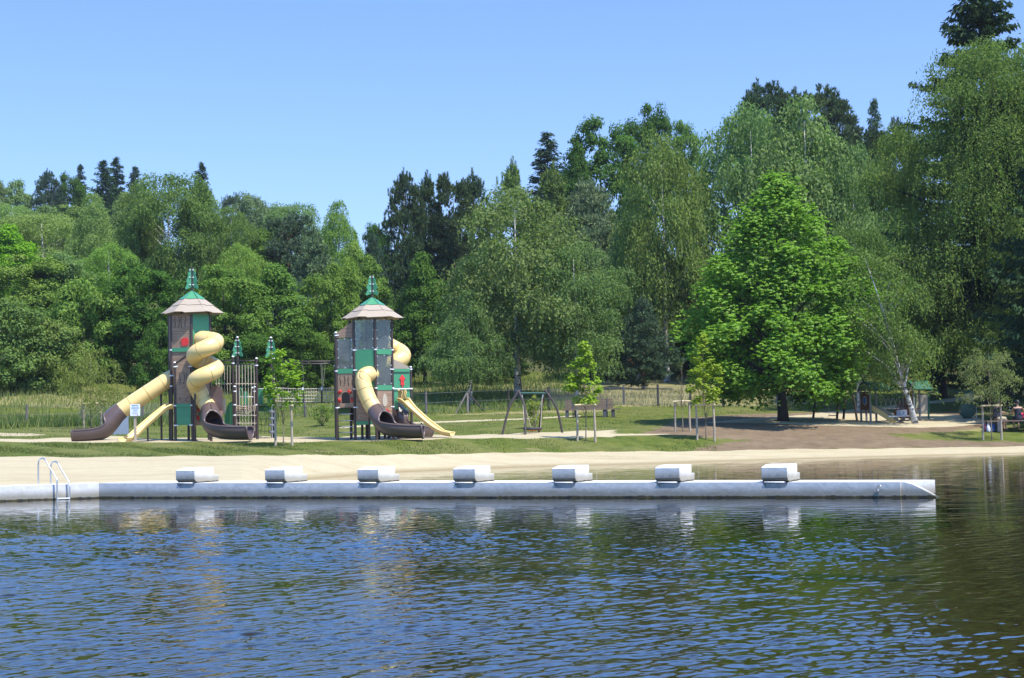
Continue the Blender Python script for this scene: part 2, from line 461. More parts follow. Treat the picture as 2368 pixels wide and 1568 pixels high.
PLAYSAND = [(1625, 977), (1720, 969), (1800, 963), (1900, 957), (2010, 956), (2150, 957), (2250, 962), (2290, 977), (2220, 986), (2130, 989), (2000, 986), (1880, 983), (1760, 979)]
PATHS = [[(1880, 957), (1990, 946), (2120, 932), (2230, 918), (2368, 904), (2600, 880), (2600, 886), (2368, 909.5), (2230, 923.5), (2120, 937), (1990, 950.5), (1890, 960)],
         [(780, 987), (944, 977), (1060, 973), (1200, 968.2), (1340, 961), (1340, 962.4), (1200, 970.2), (1060, 975.4), (944, 980), (790, 990)],
         [(-600, 1000), (0, 1001.5), (70, 1003), (105, 1005.5), (60, 1008), (0, 1008), (-600, 1006)],
         [(1350, 1003), (1440, 1003.4), (1545, 1004), (1500, 1006), (1420, 1007), (1350, 1008)]]
def terrain():
    pxs = np.concatenate([np.linspace(-2600, -320, 40), np.linspace(-300, 2700, 560), np.linspace(2720, 5000, 40)])
    ts = (pxs - PCX) / FPX
    sub = [10, 18, 34, 26, 34, 26, 30, 22, 14, 6]
    vs = np.concatenate([i + np.arange(n) / n for i, n in enumerate(sub)] + [[len(sub)]])
    dR = np.stack([np.interp(ts, TB, RD[i]) for i in range(len(ROWS))]); zR = np.stack([np.interp(ts, TB, RZ[i]) for i in range(len(ROWS))])
    i0 = np.minimum(vs.astype(int), len(ROWS) - 2); f = (vs - i0)[:, None]
    Dm = dR[i0] * (1 - f) + dR[i0 + 1] * f; Zm = zR[i0] * (1 - f) + zR[i0 + 1] * f
    X = ts[None] * Dm; Y = Dm
    V = np.broadcast_to(vs[:, None], X.shape)
    near = np.clip((V - 1.0) / .6, 0, 1) * np.where(V > 2, 1, .6)
    Zm = Zm + wob(X, Y) * near * np.where(V > 6, 2.5, 1)
    P = np.stack([X, Y, Zm], -1); nr, nc = X.shape
    flat = P.reshape(-1, 3); v = V.reshape(-1)
    px, py = proj(flat)
    rng = np.random.default_rng(3)
    soft = lambda sd, w: np.clip(.5 + sd / w, 0, 1)
    jig = 3 * np.sin(px * .05) + 2 * np.sin(px * .13 + 1)
    sand = np.clip(.5 + (2.0 - v) / .06 * .5, 0, 1) * (v > .8)
    pit = np.minimum(soft((v - 3.0) * 100, 14), soft((4.0 - v) * 100 - 8 * np.sin(px * .02), 18)) * soft(1420 - px, 120)
    sand = np.maximum(sand, pit)
    play = soft(sdpoly(px, py, PLAYSAND), 30); sand = np.maximum(sand, play)
    pth = np.zeros(len(px))
    for q in PATHS: pth = np.maximum(pth, soft(sdpoly(px, py, q) + 3, 8))
    sand = np.maximum(sand, pth)
    soil = soft(sdpoly(px, py, SOIL), 70)
    dry = np.zeros(len(px))
    for q in ([(860, 900), (1000, 885), (1300, 880), (1560, 868), (1700, 880), (1900, 905), (1930, 935), (1700, 938), (1440, 940), (1300, 905), (1100, 895), (900, 912)], [(-400, 985), (-400, 905), (280, 905), (300, 930), (180, 945), (0, 935)], [(-400, 962), (0, 962), (140, 972), (290, 976), (290, 981), (130, 976), (-400, 966)],
              [(2090, 990), (2240, 986), (2300, 996), (2140, 1000)], [(1010, 960), (1280, 948), (1420, 945), (1420, 950), (1200, 957)]):
        dry = np.maximum(dry, soft(sdpoly(px, py, q), 40))
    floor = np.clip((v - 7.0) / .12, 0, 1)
    wet = np.clip((1.22 - v) / .22, 0, 1) * np.clip((px - 620) / 80, 0, 1) * (v <= 1.25) * .75
    bed = np.clip((1.0 - v) / .45, 0, 1)
    worn = np.clip(1 - np.abs(v - 2.5) / .9, 0, 1)
    idx = np.arange(nr * nc).reshape(nr, nc)
    q = np.stack([idx[:-1, :-1], idx[:-1, 1:], idx[1:, 1:], idx[1:, :-1]], -1).reshape(-1, 4)
    fm = lambda a: a[q].mean(1)
    cl = np.full(len(q), 'lawn', dtype=object); fv = fm(v)
    cl[fv > 5.9] = 'meadow'; cl[fv > 7] = 'hillside'
    cl[fm(soil) > .5] = 'bare_soil'
    cl[(fv < 2)] = 'beach_sand'; cl[fv < 1] = 'lake_bed'
    cl[(fm(pit) > .5) | (fm(play) > .5)] = 'playground_sand'
    cl[(fm(pth) > .5)] = 'path'
    for name in ('lake_bed', 'beach_sand', 'lawn', 'bare_soil', 'playground_sand', 'path', 'meadow', 'hillside'):
        sel = q[cl == name]
        if not len(sel): continue
        u, inv = np.unique(sel, return_inverse=True); inv = inv.reshape(-1, 4)
        o = mesh_obj(name, flat[u], [tuple(int(a) for a in r) for r in inv], 'ground', smooth=True)
        for an, a in (('sand', sand), ('soil', soil), ('dry', dry), ('floor', floor), ('wet', wet), ('bed', bed), ('worn', worn)):
            at_ = o.data.attributes.new(an, 'FLOAT', 'POINT'); at_.data.foreach_set('value', a[u].astype(np.float32))
        tag(o, kind='structure')
terrain()

# ------------------------------------------------------------------ water
def water():
    m, t, b = mat('water'); out = t.nodes['Material Output']
    fr = N(t, 'ShaderNodeFresnel'); fr.inputs[0].default_value = 1.33
    gl = N(t, 'ShaderNodeBsdfGlossy'); gl.inputs['Roughness'].default_value = .02; gl.inputs[0].default_value = (1, 1, 1, 1)
    tr = N(t, 'ShaderNodeBsdfTransparent'); tr.inputs[0].default_value = (.62, .58, .36, 1)
    mx = N(t, 'ShaderNodeMixShader')
    t.links.new(fr.outputs[0], mx.inputs[0]); t.links.new(tr.outputs[0], mx.inputs[1]); t.links.new(gl.outputs[0], mx.inputs[2])
    t.links.new(mx.outputs[0], out.inputs[0]); MATS['water'] = m
    # real ripples: a structured sheet, fine in front of the jetty, coarse elsewhere
    bear = np.concatenate([np.linspace(-4, -.46, 26), np.linspace(-.45, .45, 1100), np.linspace(.46, 4, 26)])
    D = [1.5]
    while D[-1] < 69.2:
        d = D[-1]; D.append(d + (.30 if d < 9 else .018 if d < 14 else .025 if d < 22 else .040 if d < 34 else .07))
    D = np.array(D)
    X = (D[:, None] * bear[None]).astype(np.float32); Y = np.broadcast_to(D[:, None], X.shape).astype(np.float32)
    rng = np.random.default_rng(12); h = np.zeros_like(X); fine = np.zeros_like(X)
    main = R(126)
    for k in range(72):
        lam = .082 * (6.0 ** rng.random() ** 1.2); a = main + rng.normal() * (.30 if lam > .4 else .5)
        kk = 2 * np.pi / lam; sl_ = .0170 * (1.0 if lam < .4 else .6)
        ph = kk * (X * np.cos(a) + Y * np.sin(a)) + rng.random() * 6.28
        h += (sl_ / kk) * np.sin(ph + .35 * np.sin(ph * .23 + k))
    for k in range(16):
        lam = .22 * (3.0 ** rng.random()); a = R(90) + rng.normal() * .10; kk = 2 * np.pi / lam
        fine += (.0050 / kk) * np.sin(kk * (X * np.cos(a) + Y * np.sin(a)) + rng.random() * 6.28)
    gust = 1 + .35 * np.sin(X * .35 + Y * .21 + 1) * np.sin(Y * .43 - X * .12) + .2 * np.sin(X * .9 - Y * .7)
    lee = np.clip((X - .17 * Y - .3) / 1.8, 0, 1); gust = gust * (1 - .62 * lee * lee * (3 - 2 * lee))     # wind shadow of the tall trees on the right bank
    q = Y + .42 * X                                   # distance towards the jetty
    calm = np.clip((q - 22.5) / 9, 0, 1); calm = calm * calm * (3 - 2 * calm)
    fadeL = np.clip((Y - 5) / 4, 0, 1)
    Zw = (h * gust * (1 - calm * .93) + fine * calm) * fadeL
    Zw *= np.clip((.46 - np.abs(X / Y)) / .06, 0, 1)
    Zw *= np.clip((68 - Y) / 5, 0, 1)
    nr, nc = X.shape
    V = np.stack([X, Y, Zw], -1).reshape(-1, 3)
    idx = np.arange(nr * nc, dtype=np.int32).reshape(nr, nc)
    F = np.stack([idx[:-1, :-1], idx[:-1, 1:], idx[1:, 1:], idx[1:, :-1]], -1).reshape(-1)
    me = bpy.data.meshes.new('lake_water'); me.vertices.add(len(V)); me.vertices.foreach_set('co', V.astype(np.float32).ravel())
    me.loops.add(len(F)); me.loops.foreach_set('vertex_index', F)
    n = len(F) // 4; me.polygons.add(n); me.polygons.foreach_set('loop_start', np.arange(0, len(F), 4, dtype=np.int32))
    me.polygons.foreach_set('use_smooth', np.ones(n, dtype=bool))
    me.materials.append(m); me.update(calc_edges=True)
    o = bpy.data.objects.new('lake_water', me); C.objects.link(o); tag(o, kind='structure')
    simple('mud', (.03, .028, .014), .95, .3, .6)
    o = mesh_obj('lake_bed', [(-280, -20, -1.7), (280, -20, -1.7), (280, 75, -1.7), (-280, 75, -1.7)], [(0, 1, 2, 3)], 'mud'); tag(o, kind='structure')
water()
# ------------------------------------------------------------------ jetty, starting blocks, quay wall, ladder
def concrete():
    m, t, b = mat('white_concrete')
    tc = N(t, 'ShaderNodeTexCoord'); pos = tc.outputs['Object']
    sep = N(t, 'ShaderNodeSeparateXYZ'); t.links.new(pos, sep.inputs[0])
    n1 = noise(t, 2.2, 6, .65, vec=pos); n2 = noise(t, 9, 5, .7, vec=pos); n3 = noise(t, 3.2, 4, .6, vec=pos, mapscale=(1, 1, .25))
    base = ramp(t, n2, [(.3, (.56, .545, .51)), (.7, (.70, .685, .65))])
    z = math_(t, 'SUBTRACT', sep.outputs[2], math_(t, 'MULTIPLY', math_(t, 'SUBTRACT', n1, .5), .16))
    d = N(t, 'ShaderNodeMapRange', interpolation_type='SMOOTHSTEP'); t.links.new(z, d.inputs[0])
    d.inputs[1].default_value = .30; d.inputs[2].default_value = .07; d.inputs[3].default_value = 0; d.inputs[4].default_value = .85
    c = mixc(t, base, (.20, .175, .12), d.outputs[0])
    z2 = math_(t, 'SUBTRACT', sep.outputs[2], math_(t, 'MULTIPLY', math_(t, 'SUBTRACT', n2, .5), .08))
    a = N(t, 'ShaderNodeMapRange', interpolation_type='SMOOTHSTEP'); t.links.new(z2, a.inputs[0])
    a.inputs[1].default_value = .05; a.inputs[2].default_value = .03; a.inputs[3].default_value = 0; a.inputs[4].default_value = 1
    c = mixc(t, c, ramp(t, n3, [(.4, (.012, .012, .007)), (.65, (.07, .055, .012))]), a.outputs[0])
    t.links.new(c, b.inputs['Base Color']); b.inputs['Roughness'].default_value = .75
    n4 = noise(t, 5, 6, .7, vec=pos, mapscale=(1, 1, 1.3))
    ridg = math_(t, 'ABSOLUTE', math_(t, 'SUBTRACT', n1, .5))
    bump(t, b, n4, .28, .035); MATS['white_concrete'] = m
concrete()
E = Vector((DR.x - DL.x, DR.y - DL.y, 0)); JL = E.length; E.normalize(); B_ = Vector((-E.y, E.x, 0))
ZL, ZR_ = .375, .315
def ztop(s): return ZL + (ZR_ - ZL) * s / JL
def on_dock(px):
    t = (Wp(px, 1110, 1).x); D = dock_depth(t); return (Vector((t * D, D, 0)) - Vector((DL.x, DL.y, 0))).dot(E)
BLK = [407, 613, 827, 1048, 1277, 1515, 1761]
SB = [on_dock(p) for p in BLK]
def jetty():
    root = thing('jetty', Vector((DL.x, DL.y, 0)), 'long white concrete jetty with algae at its waterline carrying seven blocks', 'jetty')
    lp = [(0, -1.3)]
    top = []
    for s in SB:
        a, b_ = s + .03, s + .53
        top += [(a - .05, ztop(a)), (a, ztop(a) - .035), (a + .02, ztop(a) - .095), (a + .06, ztop(a) - .12), (b_ - .05, ztop(a) - .12), (b_ + .0, ztop(a) - .08), (b_ + .03, ztop(b_))]
    lp = [(JL, -1.3), (JL, ztop(JL))] + [p for p in top[::-1]] + [(0, ztop(0)), (0, -1.3)]
    o0 = Vector((DL.x, DL.y, 0))
    mb = MB()
    mb.prism([lp[::-1]], o0 + B_ * .16, E, Vector((0, 0, 1)), .16)
    o = mb.build('front_wall', 'white_concrete', root)
    endb = Vector((Wp(2162, 1112, 34.1).x, 34.1, 0))
    a = o0 + B_ * .162; b = o0 + E * JL + B_ * .162; c = endb; d = o0 + B_ * 1.42
    zs = [ZL, ZR_, ZR_ - .0, ZL]
    V = [Vector((p.x, p.y, -1.3)) for p in (a, b, c, d)] + [Vector((p.x, p.y, z - .003)) for p, z in zip((a, b, c, d), zs)]
    MB().add(V, [(3, 2, 1, 0), (4, 5, 6, 7), (0, 1, 5, 4), (1, 2, 6, 5), (2, 3, 7, 6), (3, 0, 4, 7)]).build('deck_slab', 'white_concrete', root)
    fin = [(0, -.6), (1.0, -.6), (.74, -.02), (.62, .06), (.42, .17), (.22, ZR_ * .86), (.08, ZR_ * .98), (0, ZR_)]
    MB().prism([fin], o0 + E * (JL + .002) + B_ * .30, E, Vector((0, 0, 1)), .24).build('sloping_fin', 'white_concrete', root)
    for s in SB:
        p = o0 + E * (s + .06) + Vector((0, 0, ztop(s) - .005)) - B_ * .0
        MB().tube([p + B_ * .08, p, p + E * .42, p + E * .42 + B_ * .08], .019, 8).build('grab_bar', 'white_concrete', root, smooth=True)
    q = o0 + E * (JL - .42) - B_ * .03 + Vector((0, 0, .2))
    MB().tube([q + E * .045 * math.cos(a) + Vector((0, 0, .055 * math.sin(a))) for a in np.linspace(0, 2 * math.pi, 14)[:-1]], .011, 6, closed=True).build('mooring_ring', 'steel', root, smooth=True)
    # quay wall bending away to the left
    Q = Vector((DF.x - DL.x, DF.y - DL.y, 0)).normalized(); Qb = Vector((Q.y, -Q.x, 0))
    if Qb.y < 0: Qb = -Qb
    o1 = Vector((DL.x, DL.y, 0))
    r2_ = thing('quay_wall', o1, 'low white quay wall with yellowish stains, holding the sand beside the ladder', 'wall')
    lp = [(0.0, -1.3), (35, -1.3), (35, .36), (0, ZL)]
    MB().prism([lp], o1, Q, Vector((0, 0, 1)), .75).build('wall', 'white_concrete', r2_)
    return Q, Qb
QD, QB = jetty()
BLAB = ['first white starting block from the quay corner, sand behind it', 'second white starting block from the quay corner, at the end of the sand',
        'third white starting block from the quay corner, beneath the right-hand slide tower', 'middle white starting block of the seven on the jetty',
        'fifth white starting block from the quay corner, below the open-air swing', 'sixth white starting block, last but one before the bare jetty end',
        'seventh white starting block, nearest the sloping outer end of the jetty']
blk = None
for i, s in enumerate(SB):
    loc = Vector((DL.x, DL.y, 0)) + E * s + Vector((0, 0, ztop(s + .3) - .012))
    prof = [(0, .095), (0, .325), (.34, .372), (.82, .372), (.82, .18), (1.03, .18), (1.03, 0), (.13, 0)]
    if blk is None:
        blk = thing('starting_block', loc, BLAB[0], 'starting block', 'starting blocks along the jetty')
        mb = MB().prism([prof[::-1]], loc + E * .56 - B_ * .012, B_, Vector((0, 0, 1)), -.56)
        bevel(mb.build('block', 'white_concrete', blk), .012, 2)
        for k in range(2): MB().tube([loc + E * (.2 + .16 * k) - B_ * .014 + Vector((0, 0, .2)), loc + E * (.2 + .16 * k) - B_ * .03 + Vector((0, 0, .2))], .008, 6).build('bolt', 'steel', blk)
        o = blk
    else:
        o = copy_thing(blk); o.location = loc; o['label'] = BLAB[i]
def ladder():
    t1 = Wp(131, 1130, 1).x; D1 = dock_depth(t1); t2 = Wp(160, 1130, 1).x; D2 = dock_depth(t2)
    A = Vector((t1 * D1, D1, 0)) - QB * .12; Bp = Vector((t2 * D2, D2, 0)) - QB * .1
    root = thing('pool_ladder', A, 'shiny steel ladder with two curved handrails going down into the water', 'ladder')
    for P, dz in ((A, .0), (Bp, -.09)):
        pr = [(0, -.7), (0, .3), (0, .46 + dz), (.04, .54 + dz), (.2, .72 + dz), (.40, .95 + dz), (.47, 1.01 + dz), (.56, 1.03 + dz), (.65, 1.0 + dz), (.70, .92 + dz), (.71, .8 + dz), (.71, .3)]
        pts = [P + Vector((-.82, .57, 0)) * d + Vector((0, 0, z)) for d, z in pr]
        MB().tube(catmull(pts, 4), .021, 10).build('handrail', 'steel', root, smooth=True)
    for z in (.03, -.25):
        MB().box((A + Bp) / 2 + Vector((0, 0, z)), (Bp - A).length, .1, .03, math.atan2(Bp.y - A.y, Bp.x - A.x)).build('step', 'white_plastic', root)
ladder()
# ------------------------------------------------------------------ playground: two slide towers, net frame, rope bridge
Z = Vector((0, 0, 1))
SC = FPX / 69.0
TREE_HALF = [(-.03, 0), (-.045, 0), (-.20, -.28), (-.155, -.30), (-.27, -.60), (-.20, -.64), (-.31, -.875), (-.27, -.935), (-.03, -.83)]
def tree_sign(root, base, ztop_, k=1.0):
    for sx in (1, -1):
        ex = Vector((math.cos(R(24)), -sx * math.sin(R(24)) * -1, 0)) if sx == 1 else Vector((-math.cos(R(24)), math.sin(R(24)), 0))
        pts = [(x * k, y * k) for x, y in TREE_HALF]
        if sx == -1: pts = pts
        o = base + Z * (ztop_ - base.z)
        p = MB().prism([pts if sx == 1 else pts], o, ex, Z, .028).build('tree_panel', 'plastic_green', root)
        for zz in (-.1, -.42, -.74):
            q = o + ex * (-.075 * k) + Z * zz * k - Vector((0, .05, 0))
            MB().tube([q + Vector((-.03, 0, 0)), q + Vector((.03, 0, 0))], .02, 8).build('bolt', 'white_plastic', p, smooth='auto')
def facet_roof(root, ctr, za, ze, Rr, a0):
    roof, cap = MB(), MB()
    for k in range(6):
        A, Bq = a0 + k * math.pi / 3, a0 + (k + 1) * math.pi / 3
        pa = ctr + Vector((math.sin(A), -math.cos(A), 0)) * Rr; pb = ctr + Vector((math.sin(Bq), -math.cos(Bq), 0)) * Rr
        pa.z = pb.z = ze; top = Vector((ctr.x, ctr.y, za)); mid = (pa + pb) / 2
        ex = (pb - pa).normalized(); ey = (top - mid); Ls = ey.length; ey.normalize(); hw = (pb - pa).length / 2
        nz = ex.cross(ey)
        def tier(mb, v0, v1, off, th, drop):
            w0, w1 = hw * (1 - 0), 0
            f = lambda v: hw * v
            y0 = Ls * (1 - v0); y1 = Ls * (1 - v1)
            b0 = f(v1)
            lp = [(-f(v0), y0), (-b0, y1), (-b0 * .45, y1 - .01), (-b0 * .32, y1 - drop), (b0 * (1 + drop * .4), y1 - drop * .35), (f(v0), y0)]
            mb.prism([lp], mid + nz * off, ex, ey, th)
        tier(roof, .60, .985, 0, .022, .075); tier(roof, .34, .655, .024, .02, .06); tier(cap, .015, .385, .046, .02, .04)
    roof.build('roof', 'roof_planks', root); cap.build('roof_cap', 'plastic_green', root)
    u = MB()
    for k in range(6):
        A = a0 + k * math.pi / 3; p = ctr + Vector((math.sin(A), -math.cos(A), 0)) * (Rr * .96); p.z = ze + .0
        u.tube([p, Vector((ctr.x, ctr.y, za - .06))], .025, 6)
    u.build('rafter', 'post_brown', root)
def post(root, p, z0, z1, r=.058, cap=True, name='post'):
    o = MB().tube([Vector((p.x, p.y, z0)), Vector((p.x, p.y, z1))], r, 14).build(name, 'post_brown', root, smooth='auto')
    if cap: MB().dome((p.x, p.y, z1 - .004), r * 1.12, r * 1.2, 12).build('post_cap', 'white_plastic', o, smooth=True)
    return o
def clamp(root, p, z, d=None):
    mb = MB().tube([Vector((p.x, p.y, z - .025)), Vector((p.x, p.y, z + .025))], .07, 12)
    if d is not None:
        d = Vector((d.x, d.y, 0)).normalized(); mb.tube([Vector((p.x, p.y, z)), Vector((p.x, p.y, z)) + d * .13], .028, 8)
    mb.build('clamp', 'white_plastic', root, smooth='auto')
def face(A, Bq, inset=.05):
    A = Vector((A.x, A.y, 0)); Bq = Vector((Bq.x, Bq.y, 0)); ex = (Bq - A).normalized()
    return A + ex * inset, ex, (Bq - A).length - 2 * inset
def panel(root, A, Bq, z0, z1, m, name='panel', th=.025, off=0, inset=.055, z0b=None, z1b=None, holes=(), x0=0, x1=None):
    """upright board between two posts; z1b lets the top slope; off moves it towards the viewer"""
    o, ex, w = face(A, Bq, inset); x1 = w if x1 is None else x1
    n = ex.cross(Z)
    lp = [(x0, z0), (x1, z0 if z0b is None else z0b), (x1, z1 if z1b is None else z1b), (x0, z1)]
    return MB().prism([lp] + list(holes), o + n * (off - th / 2), ex, Z, th).build(name, m, root)
def arch(cx, z0, w, h, n=10):
    r = w / 2
    return [(cx - r, z0), (cx - r, z0 + h - r)] + [(cx - r * math.cos(t), z0 + h - r + r * math.sin(t)) for t in np.linspace(0, math.pi, n)[1:-1]] + [(cx + r, z0 + h - r), (cx + r, z0)]
def glazing(root, A, Bq, z0, z1):
    g = panel(root, A, Bq, z0, z1, 'clear_panel', 'window', .012, 0, .075)
    o, ex, w = face(A, Bq, .075); n = ex.cross(Z)
    for k in range(4):
        zz = z0 + .06 + (z1 - z0 - .12) * k / 3
        for x in (.015, w - .015):
            q = o + ex * x + Z * zz; MB().tube([q - n * .03, q + n * .03], .032, 8).build('fixing', 'galvanised', g, smooth='auto')
    for zz in (z0 + .02, z1 - .02):
        q = o + ex * w / 2 + Z * zz; MB().tube([q - n * .03, q + n * .03], .032, 8).build('fixing', 'galvanised', g, smooth='auto')
    return g
def slots(root, A, Bq, xs, z0, z1, off, seed):
    o, ex, w = face(A, Bq, 0); n = ex.cross(Z); rng = random.Random(seed)
    for i, x in enumerate(xs):
        s = 1 if i % 2 == 0 else -1
        h = z1 - z0; p = [(x, z1), (x - .035 * s, z1 - .28 * h), (x + .015 * s, z1 - .55 * h) if i in (0, 3) else (x - .03 * s, z1 - .6 * h), (x - .005, z0)]
        MB().tube([o + ex * a + Z * b + n * off for a, b in p], .011, 5).build('slot', 'hair_dark', root)
def sweep_open(pts, r, cov, n=22, up=Z, flat=0):
    """channel along pts; cov = degrees of wall kept, centred on the underside"""
    pts = [Vector(p) for p in pts]; m = len(pts); V = []; F = []; L = []; Rr = []
    for i, p in enumerate(pts):
        d = (pts[min(i + 1, m - 1)] - pts[max(i - 1, 0)]).normalized()
        a = d.cross(up).normalized(); b = a.cross(d).normalized()
        c = R(cov[i]); rr = r[i] if isinstance(r, list) else r
        for k in range(n + 1):
            t = -c / 2 + c * k / n
            V.append(p + a * math.sin(t) * rr - b * math.cos(t) * rr * (1 - flat * (1 if abs(t) < 1.57 else 0)))
        L.append(V[-n - 1]); Rr.append(V[-1])
    for i in range(m - 1):
        for k in range(n): F.append((i * (n + 1) + k, i * (n + 1) + k + 1, (i + 1) * (n + 1) + k + 1, (i + 1) * (n + 1) + k))
    return V, F, L, Rr
def rings(root, pts, idx, r, m):
    """raised flanges where the tube sections bolt together"""
    for i in idx:
        p = pts[i]; d = (pts[min(i + 1, len(pts) - 1)] - pts[max(i - 1, 0)]).normalized()
        a = d.orthogonal().normalized(); b = d.cross(a)
        MB().tube([p + (a * math.cos(t) + b * math.sin(t)) * r for t in np.linspace(0, 2 * math.pi, 33)[:-1]], .02, 6, closed=True).build('flange', m, root, smooth=True)
def tube_slide(root, tube_pts, exit_pts, r, flange_every, cov0=7, name='tube_slide', end_len=4):
    P = catmull(tube_pts, 10); rs = r
    V, F, _, _ = sweep_open(P, r, [360] * len(P), 28)
    s = mesh_obj(name, V, F, 'plastic_yellow', root, smooth=True)
    so_ = s.modifiers.new('wall', 'SOLIDIFY'); so_.thickness = .02; so_.offset = -1
    acc = 0; idx = []
    for i in range(1, len(P) - 1):
        acc += (P[i] - P[i - 1]).length
        if acc > flange_every: idx.append(i); acc = 0
    rings(s, P, [0] + idx, r + .01, 'plastic_yellow_seam')
    Q = catmull(exit_pts, 10); m = len(Q)
    cov = []
    for i in range(m):
        t = i / (m - 1)
        a = min(max((t - .24) / .20, 0), 1); a = a * a * (3 - 2 * a)
        cov.append(358 - a * 150)
    V, F, L, Rr = sweep_open(Q, [r + .02 + .065 * min(1, i / (m * .35)) for i in range(m)], cov, 28)
    c = mesh_obj('slide_exit', V, F, 'plastic_brown', root, smooth=True)
    so_ = c.modifiers.new('wall', 'SOLIDIFY'); so_.thickness = .03; so_.offset = 0
    k0 = next(i for i in range(m) if cov[i] < 345)
    n = 28
    endring = V[-(n + 1):]
    rim = L[k0:][::1]
    loop = [Vector(p) for p in (Rr[k0:][::-1])] + [Vector(p) for p in L[k0:]]
    rim_pts = loop + [Vector(p) for p in endring]
    MB().tube(rim_pts, .045, 8, closed=True).build('rim', 'plastic_brown', c, smooth=True)
    return s, c
def open_slide(root, pts, w, name='open_slide'):
    P = catmull(pts, 10); m = len(P)
    V, F, L, Rr = sweep_open(P, [w / 2] * m, [178] * m, 16, flat=.35)
    s = mesh_obj(name, V, F, 'plastic_yellow', root, smooth=True)
    q = s.modifiers.new('wall', 'SOLIDIFY'); q.thickness = .035; q.offset = 0
    MB().tube(L, .035, 8).build('side_rail', 'plastic_yellow', s, smooth=True); MB().tube(Rr, .035, 8).build('side_rail', 'plastic_yellow', s, smooth=True)
    return s
def handle(root, o, ex, x, z, ang, off):
    n = ex.cross(Z); c = o + ex * x + Z * z
    d = ex * math.cos(ang) + Z * math.sin(ang); e = -ex * math.sin(ang) + Z * math.cos(ang)
    pts = [c + d * a + e * b + n * off for a, b in ((-.085, -.03), (.085, -.03), (.085, .03), (-.085, .03))]
    MB().tube(pts, .024, 8, closed=True).build('handle', 'red_plastic', root, smooth=True)
def hexpt(c, r, ang): return c + Vector((math.sin(ang), -math.cos(ang), 0)) * r
TH = R(16)
SQ = [(-.12, -.17), (.10, -.17), (.16, -.11), (.18, .0), (.16, .10), (.10, .165), (.03, .16), (.015, .10), (-.02, .185), (-.06, .13), (-.13, .10), (-.17, .04), (-.11, -.01), (-.14, -.07)]
def tower_a():
    c = Wp(441, 1014, 69); c.z = gz(c.x, c.y); O = Vector(c)
    z = lambda y: O.z + (1014.5 - y) / SC
    t = thing('slide_tower', O, 'left play tower with a twisting yellow tube slide and red squirrel on its wall', 'play tower', 'wooden slide towers')
    hp = [hexpt(O, .93, TH + k * math.pi / 3) for k in range(6)]       # 0 front, 1 right, 2 back right, 3 back, 4 back left, 5 left
    for i, p in enumerate(hp):
        q = post(t, p, O.z - .3, z(727), cap=False)
    F, Rt, BR, Bk, BL, Lf = hp
    def L(x, y, zz): return O + Vector((x + .09, y, 0)) + Z * (zz)
    sh = Vector((Wp(408, 1016, 68.3).x, 68.12, 0)); post(t, sh, O.z - .3, z(838), .06)
    # left front face
    panel(t, Lf, F, z(803), z(726), 'wood_planks'); panel(t, Lf, F, z(812), z(803), 'plastic_green', 'green_band', off=.03)
    panel(t, Lf, F, z(870), z(812), 'wood_planks', off=-.01)
    F2 = F + Vector((.0, -.07, 0))
    panel(t, sh, F2, z(931), z(838), 'wood_planks', z1b=z(815)); panel(t, sh, F2, z(939), z(931), 'plastic_green', 'green_band', off=.03)
    panel(t, sh, F2, z(980), z(939), 'plastic_green')
    o, ex, w = face(sh, F2, .05); n = ex.cross(Z)
    MB().tube([o + Z * z(838) + n * .02, o + ex * w + Z * z(815) + n * .02], .03, 6).build('trim', 'post_brown', t)
    slots(t, Lf, F, [.2, .36, .5, .66], z(756), z(732), .016, 1); slots(t, sh, F2, [.22, .38, .52, .68], z(886), z(860), .016, 2)
    o, ex, w = face(Lf, F, 0); n = ex.cross(Z)
    MB().prism([SQ], o + ex * .62 + Z * z(789) + n * .015, ex, Z, .03).build('squirrel_shape', 'red_plastic', t)
    o, ex, w = face(sh, F2, 0); n = ex.cross(Z)
    MB().tube([o + ex * (.52 + .02 * a / 1.2 * math.cos(a * 1.0) * 1.2) + Z * (z(921) + .02 * a / 1.0 * math.sin(a)) + n * .02 for a in np.linspace(.5, 7.5, 30)] + [o + ex * .36 + Z * (z(926)) + n * .02, o + ex * .24 + Z * z(925) + n * .02, o + ex * .20 + Z * z(914) + n * .02], .012, 6).build('snail_relief', 'plate_brown', t)
    # right front face
    panel(t, F, Rt, z(866), z(726), 'plastic_green'); panel(t, F, Rt, z(905), z(866), 'wood_planks')
    dw = panel(t, F, Rt, z(981), z(905), 'wood_planks')
    o, ex, w = face(F, Rt, .055); n = ex.cross(Z)
    dr = MB().prism([arch(.42, z(972), .34, .52)], o + n * .014, ex, Z, .02).build('door_panel', 'plastic_green_dark', t)
    for (x, zz, a) in ((.26, z(944), R(42)), (.60, z(944), R(-42)), (.21, z(964), R(90)), (.66, z(964), R(90))): handle(t, o, ex, x, zz, a, .035)
    MB().dome(o + ex * .42 + Z * z(957) + n * .04, .035, .035).build('knob', 'red_plastic', t, smooth=True)
    # remaining faces, floors and struts
    panel(t, Rt, BR, z(905), z(726), 'wood_planks'); panel(t, BR, Bk, z(812), z(726), 'plastic_green'); panel(t, Bk, BL, z(905), z(726), 'wood_planks')
    panel(t, BL, Lf, z(830), z(726), 'wood_planks')
    for zz in (z(808), z(935)):
        MB().prism([[(p.x - O.x, p.y - O.y) for p in hp]], O + Z * (zz - O.z), Vector((1, 0, 0)), Vector((0, 1, 0)), .05).build('deck', 'post_brown', t)
    for p, d in ((Lf, F - Lf), (F, Rt - F), (Rt, F - Rt)):
        for y in (807, 866): clamp(t, p, z(y), d)
    for p, d in ((sh, F2 - sh), (F2, sh - F2)):
        for y in (846, 935, 980): clamp(t, p, z(y), d)
    clamp(t, Rt, z(980)); clamp(t, Lf, z(890))
